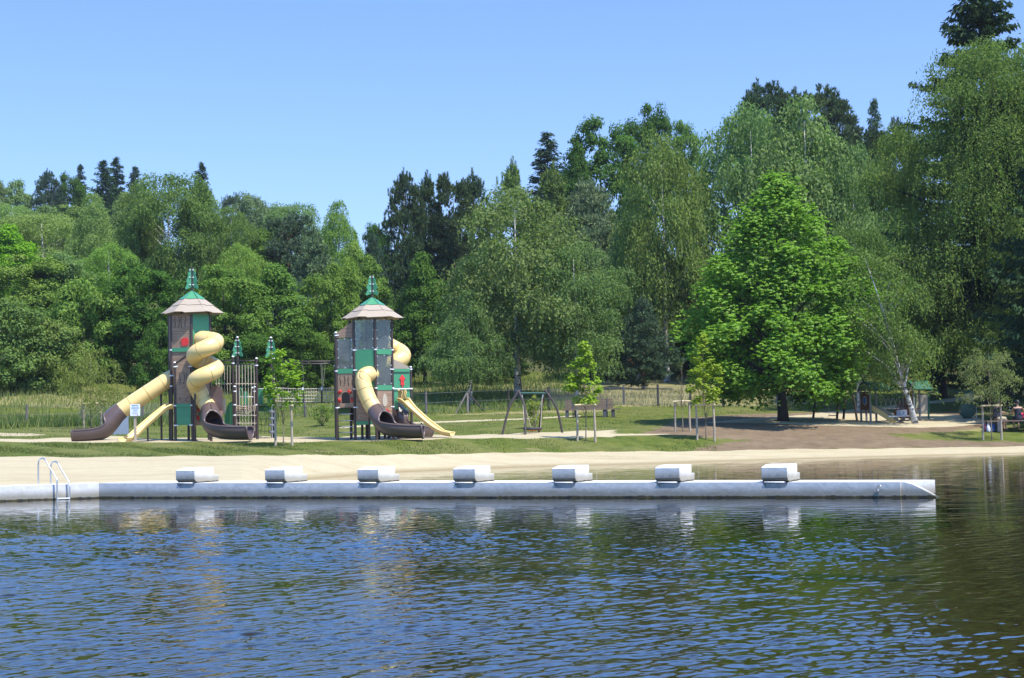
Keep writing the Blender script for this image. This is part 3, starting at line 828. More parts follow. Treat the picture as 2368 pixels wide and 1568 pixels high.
    MB().tube([F + Z * z(998), Rt + Z * z(998)], .02, 8).build('rung', 'white_plastic', t)
    post(t, F + Vector((.05, -.09, 0)), O.z - .3, z(820), .05, cap=False)
    RC = O + Vector((.13, 0, 0)); facet_roof(t, RC, z(671), z(722), 1.29, R(35))
    post(t, RC, z(673), z(614), .052, cap=False, name='mast'); tree_sign(t, RC, z(615.5), .98)
    # twisting tube slide
    cx, cy = .78, -1.22
    hel = []
    for a in range(60, -640, -14):
        k = (60 - a) / 360
        zz = 4.17 - 1.09 * k - max(0, k - 1.55) * .35
        hel.append(L(cx + .42 * math.cos(R(a)), cy + .42 * math.sin(R(a)), zz))
    start = [L(.46, -.56, 4.18), L(.66, -.70, 4.18)]
    e0 = [L(.62, -.92, 1.70), L(.80, -1.05, 1.46), L(.96, -1.20, 1.24)]
    tp = start + hel[2:-4:2] + e0
    ex_ = [L(.93, -1.15, 1.29), L(1.02, -1.46, 1.04), L(1.12, -1.80, .80), L(1.34, -2.12, .56), L(1.78, -2.36, .45), L(2.3, -2.5, .41), L(2.82, -2.6, .40)]
    tube_slide(t, tp, ex_, .33, .62, name='spiral_tube_slide')
    pa = L(1.22, -1.22, 0)
    exx = Vector((.93, -.36, 0)).normalized()
    MB().prism([arch(0, 0, .66, 1.02, 14)], pa + Z * 1.22, exx, Z, .02).build('arched_plate', 'plate_brown', t)
    MB().add([pa + exx * -.33 + Z * 1.22, pa + exx * .33 + Z * 1.22, pa + exx * .2 + Vector((.1, -.24, .98)), pa + exx * -.36 + Vector((-.05, -.22, .85)), pa + exx * -.30 + Vector((0, .03, 1.2)), pa + exx * .33 + Vector((0, .03, 1.2)), pa + exx * .22 + Vector((.1, -.2, .95)), pa + exx * -.34 + Vector((-.05, -.18, .82))], [(0, 1, 2, 3), (7, 6, 5, 4), (0, 4, 5, 1), (1, 5, 6, 2), (2, 6, 7, 3), (3, 7, 4, 0)]).build('hood_plate', 'plate_brown', t)
    post(t, L(.36, -1.32, 0), O.z - .3, O.z + 1.9, .04, cap=False, name='slide_leg')
    # straight tube slide to the left
    tp = [L(-.55, -.12, 2.72), L(-.95, -.22, 2.55), L(-1.6, -.42, 2.12), L(-2.25, -.6, 1.68), L(-2.86, -.75, 1.26)]
    ex_ = [L(-2.80, -.74, 1.30), L(-3.02, -.8, 1.12), L(-3.26, -.87, .84), L(-3.5, -.94, .58), L(-3.85, -1.0, .46), L(-4.25, -1.05, .42), L(-4.72, -1.1, .40)]
    tube_slide(t, tp, ex_, .318, .72)
    post(t, L(-1.27, -.2, 0), O.z - .3, O.z + 1.95, .045, cap=False, name='slide_leg'); post(t, L(-1.72, -.75, 0), O.z - .3, O.z + 1.0, .035, cap=False, name='slide_leg')
    open_slide(t, [L(-.68, -.62, 1.5), L(-.95, -.85, 1.44), L(-1.35, -1.15, 1.08), L(-1.8, -1.55, .62), L(-2.08, -1.85, .30), L(-2.25, -2.05, .18), L(-2.4, -2.3, .16)], .52)
    return t, O
TA, OA = tower_a()
BIRD = [(-.085, -.22), (-.02, -.22), (-.02, -.34), (.02, -.34), (.02, -.22), (.085, -.22), (.085, -.17), (.065, -.17), (.075, .02), (.135, .02), (.02, .20), (-.02, .20), (-.14, .02), (-.075, .02), (-.065, -.17), (-.085, -.17)]
def tower_b():
    c = Wp(861, 1008, 69); c.z = gz(c.x, c.y); O = Vector(c)
    z = lambda y: O.z + (1008.5 - y) / SC
    def L(x, y, zz): return O + Vector((x + .07, y, 0)) + Z * (zz)
    t = thing('slide_tower', O, 'right play tower with clear windows, rung ladder and red birdhouse on its wall', 'play tower', 'wooden slide towers')
    hp = [hexpt(O, .93, TH + k * math.pi / 3) for k in range(6)]
    for p in hp: post(t, p, O.z - .3, z(734), cap=False)
    F, Rt, BR, Bk, BL, Lf = hp
    # left front face
    glazing(t, Lf, F, z(804), z(736)); panel(t, Lf, F, z(892), z(804), 'plastic_green'); panel(t, Lf, F, z(968), z(892), 'wood_planks'); panel(t, Lf, F, z(976), z(968), 'plastic_green', 'green_band', off=.03)
    # right front face
    glazing(t, F, Rt, z(804), z(736)); panel(t, F, Rt, z(816), z(804), 'plastic_green', 'green_band', off=.02); glazing(t, F, Rt, z(886), z(817))
    panel(t, F, Rt, z(898), z(886.5), 'plastic_green', 'green_band', off=.02)
    wp = panel(t, F, Rt, z(962), z(898), 'wood_planks')
    o, ex, w = face(F, Rt, .055); n = ex.cross(Z)
    cone = [( .41 + .13 * math.cos(a) * (1 - .25 * math.sin(a)), z(921) + .27 * math.sin(a)) for a in np.linspace(0, 2 * math.pi, 20)[:-1]]
    MB().prism([cone], o + n * .013, ex, Z, .02).build('pine_cone_relief', 'panel_beige', t)
    for (x, zz, a) in ((.55, z(946), R(-50)), (.30, z(945), R(50))): handle(t, o, ex, x, zz, a, .04)
    MB().prism([arch(.44, z(985), .34, .62)], o + n * .014, ex, Z, .012).build('door_panel', 'hair_dark', t)
    o, ex, w = face(Lf, F, 0); n = ex.cross(Z)
    MB().tube([o + ex * .22 + Z * z(905) + n * .02, o + ex * .28 + Z * z(913) + n * .02, o + ex * .22 + Z * z(926) + n * .02], .012, 5).build('slot', 'hair_dark', t)
    MB().tube([o + ex * (.3 + .13 * math.cos(a)) + Z * (z(958) + .09 * math.sin(a) + .03 * math.sin(3 * a)) + n * .02 for a in np.linspace(0, 6.0, 22)], .011, 6).build('leaf_relief', 'panel_beige', t)
    # other faces
    panel(t, Rt, BR, z(968), z(850), 'wood_planks'); panel(t, BR, Bk, z(968), z(736), 'plastic_green_dark'); glazing(t, Bk, BL, z(880), z(736)); panel(t, Bk, BL, z(968), z(880), 'wood_planks')
    panel(t, BL, Lf, z(936), z(880), 'wood_planks')
    for zz in (z(812), z(893), z(972)):
        MB().prism([[(p.x - O.x, p.y - O.y) for p in hp]], O + Z * (zz - O.z), Vector((1, 0, 0)), Vector((0, 1, 0)), .05).build('deck', 'post_brown', t)
    # left bay
    s1 = Vector((Wp(781, 1000, 68.6).x, 68.45, 0)); s2 = Vector((Wp(775.5, 1000, 69.6).x, 69.9, 0))
    post(t, s1, O.z - .3, z(765), .06); post(t, s2, O.z - .3, z(838), .055)
    panel(t, s1, Lf, z(776), z(763), 'wood_planks', z1b=z(740)); glazing(t, s1, Lf, z(846), z(778)); panel(t, s1, Lf, z(858), z(847), 'plastic_green', 'green_band', off=.02)
    o, ex, w = face(s1, Lf, .055); n = ex.cross(Z)
    panel(t, s1, Lf, z(936), z(858), 'wood_planks', holes=[arch(w / 2, z(926.5), .36, .47)[::-1]])
    for (x, zz, a) in ((w / 2 - .24, z(900), R(40)), (w / 2 + .17, z(900), R(-40)), (w / 2 - .26, z(919), R(90)), (w / 2 + .26, z(919), R(90))): handle(t, o, ex, x, zz, a, .035)
    slots(t, s1, Lf, [.17, .33, .53, .68], z(886), z(863), .016, 4)
    for y in (951, 966, 980, 993): MB().tube([s1 + Z * z(y), Vector((Lf.x, Lf.y, 0)) + Z * z(y)], .018, 8).build('rung', 'steel', t, smooth=True)
    panel(t, s2, BL, z(952), z(937), 'plastic_green_dark'); panel(t, s2, BL, z(893), z(780), 'wood_planks'); panel(t, s2, BL, z(936), z(893), 'post_brown', 'back_panel')  # dark sheet added at the back so the arch shows a shaded interior
    MB().prism([[(s1.x - O.x, s1.y - O.y), (Lf.x - O.x, Lf.y - O.y), (BL.x - O.x, BL.y - O.y), (s2.x - O.x, s2.y - O.y)]], O + Z * (z(937) - O.z), Vector((1, 0, 0)), Vector((0, 1, 0)), .05).build('deck', 'post_brown', t)
    for x_, y_ in ((-.52, .35), (-.38, .9), (.15, .75), (.42, .5)): post(t, L(x_, y_, 0), O.z - .3, z(968), .055, cap=False)
    # right bay with the open slide
    e1 = Vector((Wp(952, 1000, 69).x, 69.1, 0)); post(t, e1, O.z - .3, z(846), .052)
    o, ex, w = face(Rt, e1, .0); n = ex.cross(Z)
    MB().prism([[(.03, z(849)), (w - .06, z(849)), (w - .07, z(843)), (.03, z(825))]], o - n * .1, ex, Z, .03).build('gable', 'roof_planks', t)
    panel(t, Rt, e1, z(856), z(849), 'plastic_green', 'green_band', off=.05)
    panel(t, Rt, e1, z(942), z(856), 'plastic_green', holes=[[(.17, z(941)), (.17, z(897)), (w - .27, z(897)), (w - .27, z(941))][::-1]])
    bo = MB().prism([BIRD, [(.025 * math.cos(a), -.07 + .025 * math.sin(a)) for a in np.linspace(0, 2 * math.pi, 9)[:-1]][::-1]], o + ex * (w * .52) + Z * z(874) + n * .02, ex, Z, .03).build('birdhouse_shape', 'red_plastic', t)
    for x in (w * .5, w * .72):
        MB().tube([o + ex * (x + dx) + Z * z(y) + n * .03 for dx, y in ((-.03, 898), (.02, 903), (-.03, 911), (-.02, 917), (.02, 921))], .014, 6).build('rope_handle', 'plastic_yellow', t, smooth=True)
    MB().tube([o + Z * z(895.5) + n * .05, o + ex * w + Z * z(895.5) + n * .05], .02, 8).build('rail', 'white_plastic', t)
    open_slide(t, [L(1.22, -.12, 1.66), L(1.38, -.4, 1.60), L(1.72, -.65, 1.24), L(2.3, -.95, .72), L(2.75, -1.2, .38), L(3.0, -1.3, .25), L(3.35, -1.45, .18)], .46)
    post(t, L(2.02, -.5, 0), O.z - .3, O.z + .62, .03, cap=False, name='slide_leg')
    for p, d, ys in ((Lf, F - Lf, (805, 851, 894, 936)), (F, Rt - F, (805, 893)), (Rt, F - Rt, (805, 850, 893, 936)), (s1, Lf - s1, (770, 852, 936)), (e1, Rt - e1, (850, 895))):
        for y in ys: clamp(t, p, z(y), d)
    RC = O + Vector((.09, 0, 0)); facet_roof(t, RC, z(684), z(731), 1.29, R(35))
    post(t, RC, z(686), z(629), .05, cap=False, name='mast'); tree_sign(t, RC, z(630), .93)
    tp = [L(.02, -.62, 2.68), L(-.14, -.92, 2.66), L(-.28, -1.08, 2.55), L(-.30, -1.16, 2.25), L(-.16, -1.26, 1.80), L(.02, -1.38, 1.42), L(.24, -1.52, 1.10)]
    ex_ = [L(.20, -1.48, 1.17), L(.36, -1.76, .95), L(.54, -2.06, .73), L(.82, -2.34, .53), L(1.25, -2.5, .45), L(1.75, -2.58, .41), L(2.2, -2.62, .40)]
    tube_slide(t, tp, ex_, .315, .55)
    post(t, L(-.06, -1.4, 0), O.z - .3, O.z + 1.55, .038, cap=False, name='slide_leg')
    hel = []
    for a in range(150, -560, -14):
        k = (150 - a) / 360
        hel.append(L(.80 + .40 * math.cos(R(a)), 1.0 + .40 * math.sin(R(a)), 4.05 - 1.35 * k))
    tp = [L(.3, .62, 4.05)] + hel[1:-3:2] + [L(.85, .55, 1.2)]
    ex_ = [L(.80, .56, 1.24), L(.95, .50, 1.05), L(1.15, .46, .8), L(1.38, .5, .55), L(1.6, .62, .40), L(1.9, .9, .33), L(2.1, 1.2, .32)]
    tube_slide(t, tp, ex_, .33, .62, name='spiral_tube_slide')
    post(t, L(1.02, .1, 0), O.z - .3, O.z + 1.5, .045, cap=False, name='slide_leg')
    return t, O
TBW, OB = tower_b()

def net_frame():
    D = 70.2; k = FPX / D
    b = Wp(566, 1010, D); b.z = gz(b.x, b.y)
    t = thing('climbing_net_frame', b, 'brown post frame with beige climbing nets and green pine signs between the towers', 'climbing frame')
    P = lambda px, py, d=D: Wp(px, py, d)
    def pst(px, ytop, d, r=.055, cap=True):
        p = P(px, ytop, d); q = P(px, ytop, d); return post(t, p, gz(p.x, p.y) - .3, p.z, r, cap)
    for px, y, d in ((538.6, 826, 70), (542.6, 895, 69.6), (549, 781, 71.4), (593, 830, 70), (588.7, 896, 71), (583.5, 898, 71.6), (626.4, 782, 71.2), (632.5, 830, 70.4)): pst(px, y, d)
    for px, y, d in ((549, 781.5, 71.4), (626.4, 782.5, 71.2)):
        p = P(px, y, d); tree_sign(t, Vector((p.x, p.y, 0)), p.z - .03, .86)
    for (a, b_) in ((500, 538.6), (538.6, 593)):
        for y in (834, 843): MB().tube([P(a, y, 70.4), P(b_, y, 70)], .026, 8).build('rail', 'post_brown', t, smooth=True)
    net = MB()
    for i in range(7):
        px = 546 + i * 6.9
        net.tube([P(px, 844, 70), P(px + .6, 900, 70), P(px + 1.5, 1003 - i, 70)], .014, 5)
    for y in (888, 961, 979):
        net.tube([P(543 + x * 50, y + (.8 if j % 2 else -.8), 69.95) for j, x in enumerate(np.linspace(0, 1, 15))], .017, 5)
    net.build('net', 'rope', t)
    n2 = MB()
    for i in range(7): n2.tube([P(500 + i * 6.4, 845, 70.4), P(500 + i * 6.4, 915, 70.4)], .012, 5)
    n2.tube([P(498 + x * 44, 888 + (.8 if j % 2 else -.8), 70.4) for j, x in enumerate(np.linspace(0, 1, 13))], .015, 5); n2.build('net', 'rope', t)
    n3 = MB()
    for j in range(5):
        n3.tube([P(545, 938 + 5.5 * j, 69.7 + .2 * j), P(568, 941 + 4.2 * j, 70), P(592, 938 + 2.0 * j, 70.3)], .018, 5)
    for i in range(12): n3.tube([P(545 + i * 4.1, 938, 69.7), P(545 + i * 4.1, 962 - i * 1.0, 70.4)], .014, 5)
    n3.build('hammock_net', 'rope', t)
    sp = MB()
    for i in range(5): sp.tube([P(598 + i * 8, 965, 71.5), P(594 + i * 9, 1003, 71.2)], .009, 4)
    for y in (968, 982, 996): sp.tube([P(595, y, 71.4), P(612, y + 1.5, 71.4), P(634, y - 1, 71.4)], .009, 4)
    sp.build('net', 'rope_black', t)
    # green walkway
    A, Bq = P(594, 950, 71), P(631, 950, 70.9)
    zc = lambda y: P(612, y, 71).z
    panel(t, A, Bq, zc(937), zc(900), 'plastic_green', 'parapet', holes=[[(.27, zc(933)), (.27, zc(905)), (.47, zc(905)), (.47, zc(933))][::-1]], inset=.02)
    panel(t, A, Bq, zc(951), zc(937), 'plastic_green_dark', 'apron', off=-.02, inset=.02)
    MB().tube([A + Z * (zc(899) - A.z), Bq + Z * (zc(899) - Bq.z)], .018, 8).build('handrail', 'white_plastic', t, smooth=True)
    A2, B2 = P(545, 950, 72), P(594, 950, 72); panel(t, A2, B2, zc(951), zc(936), 'plastic_green_dark', 'apron', inset=.02); 
    for px in (552, 568): MB().box(P(px, 921, 72), .16, .03, .6).build('baluster', 'plastic_green', t)
    MB().prism([[(p.x - A.x, p.y - A.y) for p in (P(545, 950, 70.6), Bq, P(631, 950, 72.2), P(545, 950, 72.2))]], Vector((A.x, A.y, zc(938))), Vector((1, 0, 0)), Vector((0, 1, 0)), .05).build('deck', 'post_brown', t)
    h = P(553, 908, 70.6); MB().tube([h + Vector((0, 0, dz)) + Vector((dx, 0, 0)) for dx, dz in ((0, -.2), (0, .12), (.06, .2), (.12, .1), (.12, -.2))], .022, 8).build('handle', 'plastic_green', t, smooth=True)
    MB().tube([P(555, 918, 70.5), P(586, 918, 70.5)], .018, 8).build('rail', 'white_plastic', t, smooth=True)
    a = P(512, 958, 70); ex = Vector((.98, -.2, 0)); MB().prism([[(-.18, -.75), (.35, -.75), (.35, .55), (.1, .4), (-.02, .1)]], P(524, 955, 70.3), ex.normalized(), Z, .03).build('side_panel', 'plastic_green', t)
    pole = P(628.5, 935, 70.3); top = pole.z + .05
    MB().tube([P(628.5, 934, 70.3), Vector((pole.x, pole.y, gz(pole.x, pole.y) - .1))], .03, 8).build('step_pole', 'steel', t)
    for y in (937, 952.5, 968, 983.5, 999):
        p = P(628.8, y, 70.3); MB().tube([p - Z * .05, p - Z * .03, p + Z * .03, p + Z * .05], [.09, .13, .13, .1], 14).build('step_disc', 'grey_plastic', t, smooth='auto')
    for px, y, d in ((538.6, 840, 70), (542.6, 936, 69.6), (542.6, 905, 69.6), (542.6, 960, 69.6), (593, 936, 70), (588.7, 905, 71), (593, 845, 70)): clamp(t, P(px, y, d), P(px, y, d).z)
net_frame()
def rope_bridge():
    D = 70.6
    P = lambda px, py, d=D: Wp(px, py, d)
    b = P(703, 1008); b.z = gz(b.x, b.y)
    t = thing('rope_bridge', b, 'suspended rope bridge with beige net sides under a dark overhead beam', 'rope bridge')
    for y, d in ((836.5, 70.4), (842, 70.4)): MB().tube([P(633, y, d), P(776, y - 1, 69.8)], .03, 8).build('beam', 'post_brown', t, smooth=True)
    for px in (700, 742, 744.5, 752): MB().tube([P(px, 843, 70.2), P(px + (3 if px < 750 else -5), 897, 70.4)], .012, 6).build('cable', 'steel', t)
    for dd in (-.35, .45):
        nb = MB()
        sag = lambda u: 2.5 * math.sin(math.pi * u)
        for i in range(24):
            u = i / 23; px = 637 + u * 136
            nb.tube([P(px, 897 + sag(u), D + dd), P(px + .5, 928 + sag(u) * .6, D + dd)], .013, 5)
        for j, y in enumerate((897, 905, 913, 921, 928)):
            nb.tube([P(637 + u * 136, y + sag(u) * (1 - .1 * j) + (.35 if i % 2 else -.35), D + dd - .01) for i, u in enumerate(np.linspace(0, 1, 30))], .016 if j else .02, 5)
        nb.build('side_net', 'rope', t)
    fl = MB()
    for i in range(14):
        u = (i + .5) / 14; fl.box(P(640 + u * 130, 929 + 1.6 * math.sin(math.pi * u), D + .05), .17, .7, .04)
    fl.build('walkway', 'rope_black', t)
    for px in (702, 744): MB().tube([P(px, 897, D - .37), P(px, 932, D - .37)], .035, 8).build('connector', 'rope_black', t)
    p = P(744, 899, D - .4); MB().tube([p - Z * .06, p + Z * .06], .04, 8).build('clamp', 'white_plastic', t)
    p = P(700, 899, D - .4); MB().tube([p - Z * .06, p + Z * .06], .04, 8).build('clamp', 'white_plastic', t)
rope_bridge()
# ------------------------------------------------------------------ small things on the lawn
def sign():
    b = G(313, 1022); s = FPX / b.y
    t = thing('information_sign', b, 'small white notice board on a grey post before the left slide tower', 'sign')
    zt = b.z + 87 / s; zb = b.z + 60 / s
    MB().box(b + Z * (zb - b.z + .1) / 2 - Z * .05, .1, .07, zb - b.z + .2).build('post', 'stake_wood', t)
    w = .40; o = Vector((b.x - w / 2 + .02, b.y - .06, zb))
    pl = MB().prism([[(0, 0), (w, 0), (w, zt - zb), (0, zt - zb)]], o, Vector((1, 0, 0)), Z, .02).build('board', 'sign_white', t)
    h = zt - zb; f = -.024
    ink = MB(); rng = random.Random(5)
    q = [(.07 + .26 * u, h * (.90 + .022 * math.sin(u * 31) + (.02 if i in (1, 2, 14, 15) else 0))) for i, u in enumerate(np.linspace(0, 1, 26))]
    ink.tube([o + Vector((x, f, y)) for x, y in q], .0065, 5); ink.build('heading', 'ink_dark', pl)
    tx = MB()
    for i, (a, b_, y) in enumerate([(.06, .34, .77), (.05, .35, .71), (.05, .35, .66), (.06, .34, .61), (.12, .30, .50), (.11, .31, .455), (.13, .28, .41), (.06, .3, .30), (.07, .33, .26)]):
        x = a
        while x < b_:
            l = rng.uniform(.012, .04); tx.box(o + Vector((min(x + l / 2, b_), f, y * h)), l, .004, .008); x += l + .008
    tx.build('text_line', 'ink_grey', pl)
    rd = MB()
    for i in range(4): rd.box(o + Vector((.12 + i * .05, f, .17 * h)), .032, .004, .018)
    rd.box(o + Vector((.30, f, .08 * h)), .04, .004, .03); rd.build('pictogram', 'ink_red', pl)
sign()
GUARD = []
def guard(pxa, pxb, ybase, ytop, label):
    a, b = G(pxa, ybase), G(pxb, ybase + 1.0)
    b = Vector((b.x, a.y - .1, 0)); b.z = gz(b.x, b.y)
    s = FPX / a.y; h = (ybase - ytop) / s
    t = thing('tree_guard', (a + b) / 2, label, 'tree stakes', 'stake frames round the young trees')
    rng = random.Random(int(pxa))
    for p in (a, b):
        top = Vector((p.x + rng.uniform(-.03, .03), p.y, max(a.z, b.z) + h))
        MB().tube([p - Z * .2, p.lerp(top, .5) + Vector((rng.uniform(-.015, .015), 0, 0)), top], [.05, .047, .043], 10).build('stake', 'stake_wood', t, smooth='auto')
    za = max(a.z, b.z) + h - .02
    MB().tube([Vector((a.x - .07, a.y - .075, za)), Vector(((a.x + b.x) / 2, a.y - .08, za + .012)), Vector((b.x + .07, b.y - .075, za))], .038, 8).build('crossbar', 'stake_pale', t, smooth='auto')
    return (a + b) / 2
GD = [guard(194, 227, 990, 933, 'stake frame by the grey cabinet at the far left'),
      guard(637.5, 675, 1030, 938, 'stake frame round the young tree in front of the rope bridge'),
      guard(1335, 1376, 1019, 936, 'stake frame before the bench, beside the disc swing'),
      guard(1561.5, 1597, 997, 928, 'stake frame round the bare twiggy sapling'),
      guard(1612.5, 1651, 1018, 936, 'stake frame round the yellow-green young tree left of the big bright tree'),
      guard(2273, 2315, 1015, 938, 'stake frame in front of the picnic table, farthest right')]
def swing():
    a = G(1160, 1004); d0 = a.y; s = FPX / d0
    P = lambda px, py, d=0: Wp(px, py, d0 + d)
    t = thing('swing', P(1231, 1003), 'brown arched swing frame with teal top bar and black nest seat', 'swing')
    for foot, top, d in ((1160, 1161, 0), (0, 0, 0)):
        pass
    for (fx, fy, tx, ty, df, bow) in ((1160.5, 1005, 1199, 903, 0, -5), (1214.5, 1005, 1199, 903, -.4, 8), (1245.5, 1000, 1261, 903, 1.3, -1), (1301.5, 1001, 1261, 903, .2, 8)):
        f = P(fx, fy, df); f.z = gz(f.x, f.y) - .1; tp = P(tx, ty, .5); m = f.lerp(tp, .55) + Vector((bow / s, 0, .1))
        MB().tube(catmull([f, m, tp], 8), .048, 10).build('leg', 'post_brown', t, smooth='auto')
    MB().tube([P(1196, 909.5, .5), P(1264, 909.5, .5)], .05, 10).build('top_bar', 'teal_paint', t, smooth='auto')
    seat = MB(); c = P(1231.5, 991.5, .5); r = 20 / s
    seat.tube([c + Vector((r * math.cos(x), .8 * r * math.sin(x), 0)) for x in np.linspace(0, 2 * math.pi, 25)[:-1]], .055, 8, closed=True).build('seat_ring', 'rope_black', t, smooth=True)
    nb = MB()
    for x in np.linspace(-.8, .8, 7):
        nb.tube([c + Vector((r * x, -r * .7, -.02)), c + Vector((r * x, 0, -.10)), c + Vector((r * x, r * .7, -.02))], .012, 5); nb.tube([c + Vector((-r * .8, r * x * .8, -.02)), c + Vector((0, r * x * .8, -.11)), c + Vector((r * .8, r * x * .8, -.02))], .012, 5)
    nb.build('seat_net', 'red_plastic', t)
    for sx in (-1, 1):
        h = P(1207 if sx < 0 else 1256, 912, .5)
        MB().tube([h, P(1208 if sx < 0 else 1254, 921, .5)], .03, 8).build('hanger', 'galvanised', t)
        for sy in (-1, 1): MB().tube([P(1208 if sx < 0 else 1254, 920, .5), c + Vector((sx * r * (.92 if sy < 0 else .15), sy * r * .6, .03))], .014, 6).build('rope', 'rope', t)
swing()
def bench():
    b = at(1365, 87); s = FPX / b.y
    t = thing('park_bench', b, 'brown slatted double bench with one shared backrest on concrete feet', 'bench')
    for i in range(6):
        MB().box(b + Vector((-.05, 0, .50 + .085 * i)), 1.15 * 2.2, .05, .065).build('backrest_slat', 'bench_wood', t)
    for sy in (-1, 1):
        for k in range(3): MB().box(b + Vector((.05, sy * (.16 + .14 * k), .42)), 3.6 * 1.15 / 1.35, .115, .05).build('seat_slat', 'bench_wood', t)
        for x in (-.98, 1.0): MB().box(b + Vector((x + .24 * sy, sy * .3, .16)), .17, .32, .46).build('foot', 'concrete_dark', t)
    for x in (-.9, .9): MB().box(b + Vector((x, 0, .5)), .06, .09, 1.0).build('support', 'concrete_dark', t)
bench()
def cabinet():
    p = G(275, 1003); p = at(275, 77)
    s = FPX / p.y; h = 45 / s
    t = thing('utility_cabinet', p, 'grey metal utility cabinet with a dark open side behind the brown slide end', 'cabinet')
    o = MB().box(p + Vector((0, .3, h / 2 - .05)), .74, .55, h + .1, R(12)).build('housing', 'cabinet_grey', t); bevel(o, .012)
    MB().box(p + Vector((-.56, .28, h * .55)), .42, .5, h * .96, R(12)).build('side_unit', 'cabinet_dark', t)
    MB().box(p + Vector((-.42, .2, h * 1.06)), .5, .6, .03, R(12)).build('lid', 'galvanised', t)
cabinet()
def fence(name, pts, label, dark, hgt=1.15, lean=None, mesh_spans=()):
    g = [at(px, D) for px, D in pts]
    t = thing('wire_fence', g[0], label, 'fence')
    for i, p in enumerate(g):
        lx = (lean or {}).get(i, 0)
        MB().tube([p - Z * .2, p + Vector((lx, 0, hgt + .12))], [.075, .065], 8).build('post', 'grey_wood' if not (dark and i in dark) else 'bark_dark', t, smooth='auto')
    wr = MB()
    for hh in (.12, .6, hgt):
        wr.tube([p + Z * hh - Vector((0, .08, 0)) for p in g], .008, 4)
    wr.build('wire', 'wire', t)
    if mesh_spans:
        m = MB()
        for i in mesh_spans:
            a, b = g[i], g[i + 1]; L_ = (b - a).length; st = .13; n = int(L_ / st) + 8
            for k in range(-9, n):
                for sgn in (1, -1):
                    x0 = k * st if sgn > 0 else k * st + hgt
                    x1 = x0 + sgn * hgt
                    z0, z1 = .05, hgt
                    lo, hi = max(0, min(x0, x1)), min(L_, max(x0, x1))
                    if hi <= lo: continue
                    f = lambda x: z0 + (z1 - z0) * ((x - x0) / (x1 - x0))
                    q = [a.lerp(b, x / L_) + Z * f(x) - Vector((0, .08, 0)) for x in (lo, hi)]
                    m.tube(q, .0045, 3, caps=False)
        m.build('mesh', 'wire', t)
fence('a', [(-230, 90), (60, 89.5), (182, 90.5), (330, 91), (430, 92), (520, 94)], 'sagging wire fence with weathered posts below the dry grass at left', (), 1.05, {2: .28, 1: .07}, (2, 3, 4))
fence('b', [(600, 95), (706, 95), (840, 95.3), (986, 95.5), (1085, 96), (1177, 96), (1270, 96), (1444, 96), (1523, 96), (1598, 95.8), (1674, 95.5), (1800, 95), (1909, 95.5)], 'long wire-mesh fence with dark and grey posts crossing behind the bench', (5, 6, 8, 9, 10), 1.15, None, (6, 7, 8))
for p_, sx in ((1082, -1), (1082, 1)): pass
def props():
    b = at(1083, 96.2)
    t = thing('tree_prop', b, 'wooden prop of three struts holding the leaning dark trunk by the fence', 'tree prop')
    for x in (-.72, 0, 1.0):
        f = Vector((b.x + x, b.y - .9 + abs(x) * .2, 0)); f.z = gz(f.x, f.y) - .1
        MB().tube([f, b + Vector((x * .05, -.3, 1.05))], .06, 8).build('strut', 'grey_wood' if x <= 0 else 'bark_dark', t, smooth='auto')
props()
